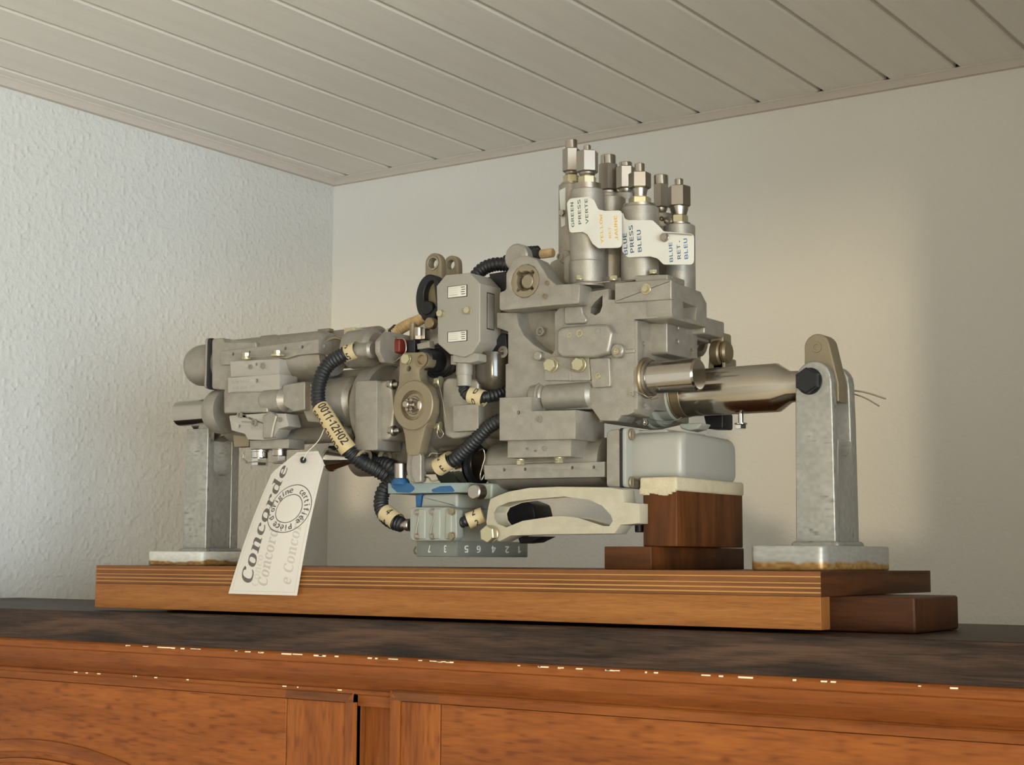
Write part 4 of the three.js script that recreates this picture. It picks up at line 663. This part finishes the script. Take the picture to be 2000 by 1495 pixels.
  const lines = c => { c.fillStyle = '#3a362e'; for (let i = 0; i < 4; i++) { c.fillRect(176 + (i % 2) * 6, 26 + i * 30, 52, 10); c.fillStyle = i < 3 ? '#b3ac9b' : '#3a362e'; c.fillRect(24, 30 + i * 30, 110, 4); c.fillStyle = '#3a362e'; } };
  const plateUv = (pts, z) => { const b = [Math.min(...pts.map(p => p[0])), Math.max(...pts.map(p => p[0])), Math.min(...pts.map(p => p[1])), Math.max(...pts.map(p => p[1]))]; return planarUv(ext(pts, z, 1.2, { bevel: 0.2 }), ...b); };
  part(jb, 'nameplate', plateUv([[-480.6,330.2],[-452.1,329.9],[-452,315.9],[-480.4,316.1]], -37.2), label(lines), { label: 'small metal nameplate' });
  part(jb, 'nameplate', plateUv([[-479.9,275.8],[-451.6,275.9],[-451.4,263.3],[-479.8,263.6]], -37.2), label(lines), { label: 'small metal nameplate' });
  bolt(jb, [-489.1,298.6,-38], 2 * 3.9, 6, M.cad, 'z', 'bolt', 0.3, 1.1); bolt(jb, [-449.4,298.8,-38], 2 * 3.8, 6, M.cad, 'z', 'bolt', 0.3, 1.1);
  { const xr = -434; part(jb, 'side_label', box(xr - 0.4, xr + 0.5, 277.5, 321.2, -67, -52, 0.2), M.black); part(jb, 'side_label', box(xr, xr + 0.8, 278.7, 320, -65.8, -53.2, 0.2), M.alu); }
  part(jb, 'neck', [ext([[-475.7,249.9],[-451.9,250.6],[-438.6,248.4],[-438.5,239.4],[-450.3,237.8],[-475.6,240.2]], -42, 36, { bevel: 1.4, r: 2 }), box(-484.7, -477.1, 238.9, 249.9, -70, -50, 1)], M.jbox);
  part(jb, 'socket', lat([[0, 0], [0, 9.1], [13.3, 9.1], [13.3, 10], [30.3, 10], [30.3, 0]], [-471.4,213.2,-60], 'y', 36), M.jbox);
  part(jb, 'bolt', cyl([-460.3,238,-66], 'y', 4, 8, 0.6), M.tan);
  cable('cable', [[-472.2,215,-60],[-471.3,208.9,-60],[-464.6,202.3,-58],[-455.6,198.2,-58],[-443.7,199.1,-62],[-436.1,201.9,-72],[-430.6,207.6,-84]], 7.2); sleeve([-458.7,201.7,-55], [-440.1,196.6,-57], 9, 'D');
  cable('cable', [[-410.1,173.8,-60],[-419.5,169.9,-58],[-434,163.5,-58],[-452.2,149.9,-58],[-470.6,136.1,-58],[-483.3,126.9,-58],[-499.8,121.5,-60]], 8.4); sleeve([-508.9,118.7,-60], [-487.8,127.1,-58], 10, 'E');
  cable('cable', [[-502.7,344.6,-120],[-497.5,356.6,-118],[-486.7,365,-118],[-472,368.9,-120],[-459.5,368.3,-124],[-448.4,364.9,-130]], 8.8);
  cable('cable', [[-473.8,377.1,-150],[-450.8,384.3,-150],[-428,383.8,-150]], 9);
  cable('cable', [[-649.6,132.2,-80],[-624.7,128.3,-80],[-595.3,122.7,-76],[-585.4,111.3,-78],[-596.5,102,-76],[-601.1,91.3,-70],[-600.8,77.4,-66],[-592.5,64.7,-62],[-579.6,55.8,-60],[-562.1,50.8,-60]], 9.4); sleeve([-590.1,65.9,-61], [-569.2,54.5,-59], 10.2, '4');
  part(act, 'cable_tie', [tor([-623.7,132.7,-58], [0.8, -0.5, 0.1], 11, 2.2), tor([-615,134.2,-90], [1, 0, 0], 10, 3)], M.tan);
  part(act, 'cable', hose([[-649.8,136.6,-100],[-625.6,129.1,-96],[-600.1,121.7,-90],[-592.6,108.7,-86]], 9), M.black);
  // bright tapered plug behind the tag
  part(act, 'chrome_plug', lat([[0, 0], [0, 13], [3, 15], [5, 13], [46, 4], [46, 0]], [-722.4,136.9,-110], [0.96, -0.02, 0.1], 36), M.chrome); part(act, 'chrome_plug_cap', cyl([-725.9,137,-110], [1, 0, 0], 15, 4, 0.6), M.cream);
  part(act, 'underside_rail', [box(-753.8, -616, 143.8, 158.5, -200, -140, 2)], M.blackMetal);
  part(act, 'yellow_fitting', [cyl([-631.4,137.8,-110], 'x', 7, 14, 2), cyl([-662.4,138.9,-110], 'x', 6, 12, 2)], M.tan);
  // black elbow, twin eyes and shackle at the top
  const eye = (name, px, z, pts, hole) => part(act, name, ext(pts, z, 10, { bevel: 1.2, holes: [hole] }), M.tan, { label: 'brown grey lifting eye' });
  const e1 = [-581.3,385.6,-140], e2 = [-576.1,387.8,-170];
  const eyePts = (c, w, h) => [[c[0] - w, c[1] - h], [c[0] - w, c[1]], ...Array.from({ length: 11 }, (_, i) => [c[0] + w * Math.cos(Math.PI - i / 10 * Math.PI), c[1] + w * Math.sin(Math.PI - i / 10 * Math.PI)]), [c[0] + w * 1.1, c[1] - h]];
  const ey1 = eye('lifting_eye', 0, -140, eyePts(e1, 13, 44), [e1[0], e1[1], 6]); part(ey1, 'eye_bush', tor([e1[0], e1[1], -140], 'z', 8, 1.6), M.nut);
  eye('lifting_eye', 0, -170, eyePts(e2, 12, 40), [e2[0], e2[1], 6]);
  const sh = [-570.3,336.4,-118];
  part(act, 'shackle', [ext(circlePts(sh[0], sh[1], 20.5, 30, 40), -116, 16, { bevel: 2.4, holes: [circlePts(sh[0] + 5, sh[1] + 3, 12, 18, 28)] }), cyl([sh[0] - 1, sh[1] - 13, -122], 'z', 9, 8, 1)], M.blackMetal, { label: 'black shackle' });
  part(act, 'shackle_core', cyl([sh[0] + 2, sh[1], -150], 'z', 22, 24, 1), M.tan);
  part(act, 'rear_bracket', [box(-626.2, -568.3, 272.2, 315.3, -185, -150, 3)], M.nut);
  // fluid bowl right of the junction box
  part(act, 'fluid_bowl', lat([[0, 0], [1, 8], [5, 15], [12, 19.5], [20, 21.5], [46, 21.5], [46, 23], [49, 23], [49, 0]].map(q => [q[0] * 0.95, q[1] * 0.95]), [-443.3,205.3,-78], 'y', 44), M.glass, { label: 'dark rounded bowl' });
  part(act, 'bowl_clamp', [ext([[-449.8,250.2],[-427.8,275.3],[-420.5,273.5],[-417.4,247.9]], -72, 20, { bevel: 2, r: 4 })], M.blackMetal); part(act, 'bowl_clamp_screw', lat([[0, 0], [0, 7], [2, 7], [2, 3.6], [0.4, 3.4], [0.4, 0]], [-422.6,251.8,-71], 'z', 24), M.nut);
  part(act, 'dark_bracket', [box(-461.7, -440.6, 273.4, 347.9, -130, -90, 2), ext([[-455.4,350.5],[-430.7,351.1],[-430.5,326.4],[-449.9,327]], -86, 20, { bevel: 1 })], M.blackMetal);
  part(act, 'top_disc', cyl([-393.6,358.7,-66], 'z', 16.1, 14, 2), M.alu); part(act, 'black_cap', lat([[0, 0], [0, 7], [5, 7], [10, 4], [11, 0]], [-396.6,371,-105], [-1, 0.1, 0.2], 24), M.black);
  // bottom terminal box with blue paint
  const tb0 = part(act, 'mounting_plate', ext([[-584.3,101.6],[-462.8,99.3],[-461.2,87.9],[-584.1,88.6]], -58, 90, { bevel: 1.4 }), M.teal, { label: 'teal grey mounting plate' });
  part(tb0, 'blue_paint', ext([[-581.4,99],[-549.9,100.8],[-540.4,93.8],[-549.7,89.1],[-569.3,90.1]], -57.4, 2, { bevel: 0.3, r: 3 }), M.blue, { label: 'daub of blue paint' });
  part(tb0, 'blue_paint', ext([[-517.3,92.1],[-503.6,96],[-488.5,96.3],[-480.9,88.9],[-514.9,89]], -57.4, 2, { bevel: 0.3, r: 3 }), M.blue, { label: 'daub of blue paint' });
  part(tb0, 'banjo_bolt', [cyl([-567.7,101.4,-62], 'y', 7.5, 24, 1), hex([[-567.9,116.2,-62][0], 116.2, -62], 'y', 13, 9, 0.4)], M.nut); part(tb0, 'blue_paint', [lat([[0, 0], [0, 12], [4, 11], [7, 9.4], [8, 7]], [-567.6,99.5,-62], 'y', 20)], M.blue, { label: 'daub of blue paint' });
  const tb = part(act, 'terminal_box', [ext([[-534.6,87.1],[-482,87.3],[-481.8,69.3],[-537.4,68.9]], -62, 90, { bevel: 4, r: 4 }), box(-546.6, -484.6, 28.7, 87, -180, -70, 4)], M.greyGreen, { label: 'grey green terminal box' });
  part(tb, 'blue_paint', ext([[-544.2,86.1],[-535.7,87.1],[-537,72.5],[-543.2,71.4]], -61.4, 6, { bevel: 1 }), M.blue);
  const fc = part(tb, 'face_plate', [ext([[-540.3,67.8],[-535.8,71.4],[-476.7,70.5],[-471.4,67.5],[-470.3,35.5],[-474.7,31.3],[-535.2,31.5],[-539.8,35.2]], -46, 14, { bevel: 1.6, r: 4 }), ...[[[-521.7,51.3,-46], 6], [[-499.6,51.1,-46], 6], [[-481.7,51,-46], 5]].map(([c, w]) => box(c[0] - w, c[0] + w, 33.2, 69.1, -50, -44.4, 2))], M.greyGreen);
  for (const at of [[-528,65.2,-45], [-505.9,65.5,-45], [-527.5,36.9,-45], [-504.7,36.8,-45]]) part(fc, 'rivet', [tor(at, 'z', 3, 1.1, 20), cyl([at[0], at[1], at[2] - 1], 'z', 2.2, 1.6, 0.3, 16)], M.nut);
  wire(fc, [[-524.8,59.7,-44], [-529.1,40.5,-44]], 0.5); wire(fc, [[-500.5,63,-44], [-507.8,40.4,-44]], 0.5);
  for (const at of [[-476.6,65.8,-46], [-476.3,36.7,-46]]) bolt(fc, at, 8, 4, M.tan);
  part(tb, 'cable_gland', [cyl([-563.7, 50.7, -60], 'x', 5.5, 10, 1), cyl([-555.8, 50.7, -60], 'x', 7.4, 6, 1)], M.nut);
  part(tb, 'cable_gland', cyl([-485.4, 52.4, -58], 'x', 6, 12, 1), M.nut);
  cable('cable', [[-476.5,52.4,-58],[-469,53.5,-58],[-461.6,56.4,-60],[-454.2,60.7,-66]], 6.6); sleeve([-463.9,54.6,-59], [-448.3,61.8,-68], 8.9, '2');
  const nums = (t, xs, w) => paint(1024, 192, (c, W2, H2) => { c.fillStyle = '#72746a'; c.fillRect(0, 0, W2, H2); c.fillStyle = '#d9d6c8'; c.font = 'bold 120px sans-serif'; c.textAlign = 'center'; [...t].forEach((ch, i) => { c.save(); c.translate(xs[i] * W2, H2 * 0.5); c.rotate(Math.PI); c.fillText(ch, 0, 42); c.restore(); }); });
  { const x0 = -546.1, x1 = -484.3, y0 = 13, y1 = 31.7;
    const base = part(tb, 'terminal_strip', box(x0, x1, y0, y1, -215, -66, 1.6), M.greyGreen);
    part(base, 'front_numbers', planarUv(ext([[x0 + 2, y0 + 1], [x1 - 1, y0 + 1], [x1 - 1, y1], [x0 + 2, y1]], -65.4, 1.4, { bevel: 0.2 }), x0, x1, y0, y1), std({ roughness: 0.42, map: nums('73', [0.34, 0.72]) }));
    let g = ext([[66, y0 + 1], [212, y0 + 1], [212, y1], [66, y1]], 0.6, 1.4, { bevel: 0.2 }); g = planarUv(g, 66, 212, y0, y1); const ug = { ...g.userData }; g.rotateY(Math.PI / 2).translate(x1, 0, 0); g.userData = ug;
    part(base, 'side_numbers', g, std({ roughness: 0.42, map: nums('564 21', [0.12, 0.29, 0.5, 0.6, 0.7, 0.88]) }));
    bolt(base, [x0, (y0 + y1) / 2 - 2, -72], 9, 5, M.tan, [-1, 0, 0]); }
  part(act, 'box_clamp', [cyl([-445.7,87.7,-60], 'z', 9, 16, 1.4)], M.nut);
}

renderer.render(scene, camera);
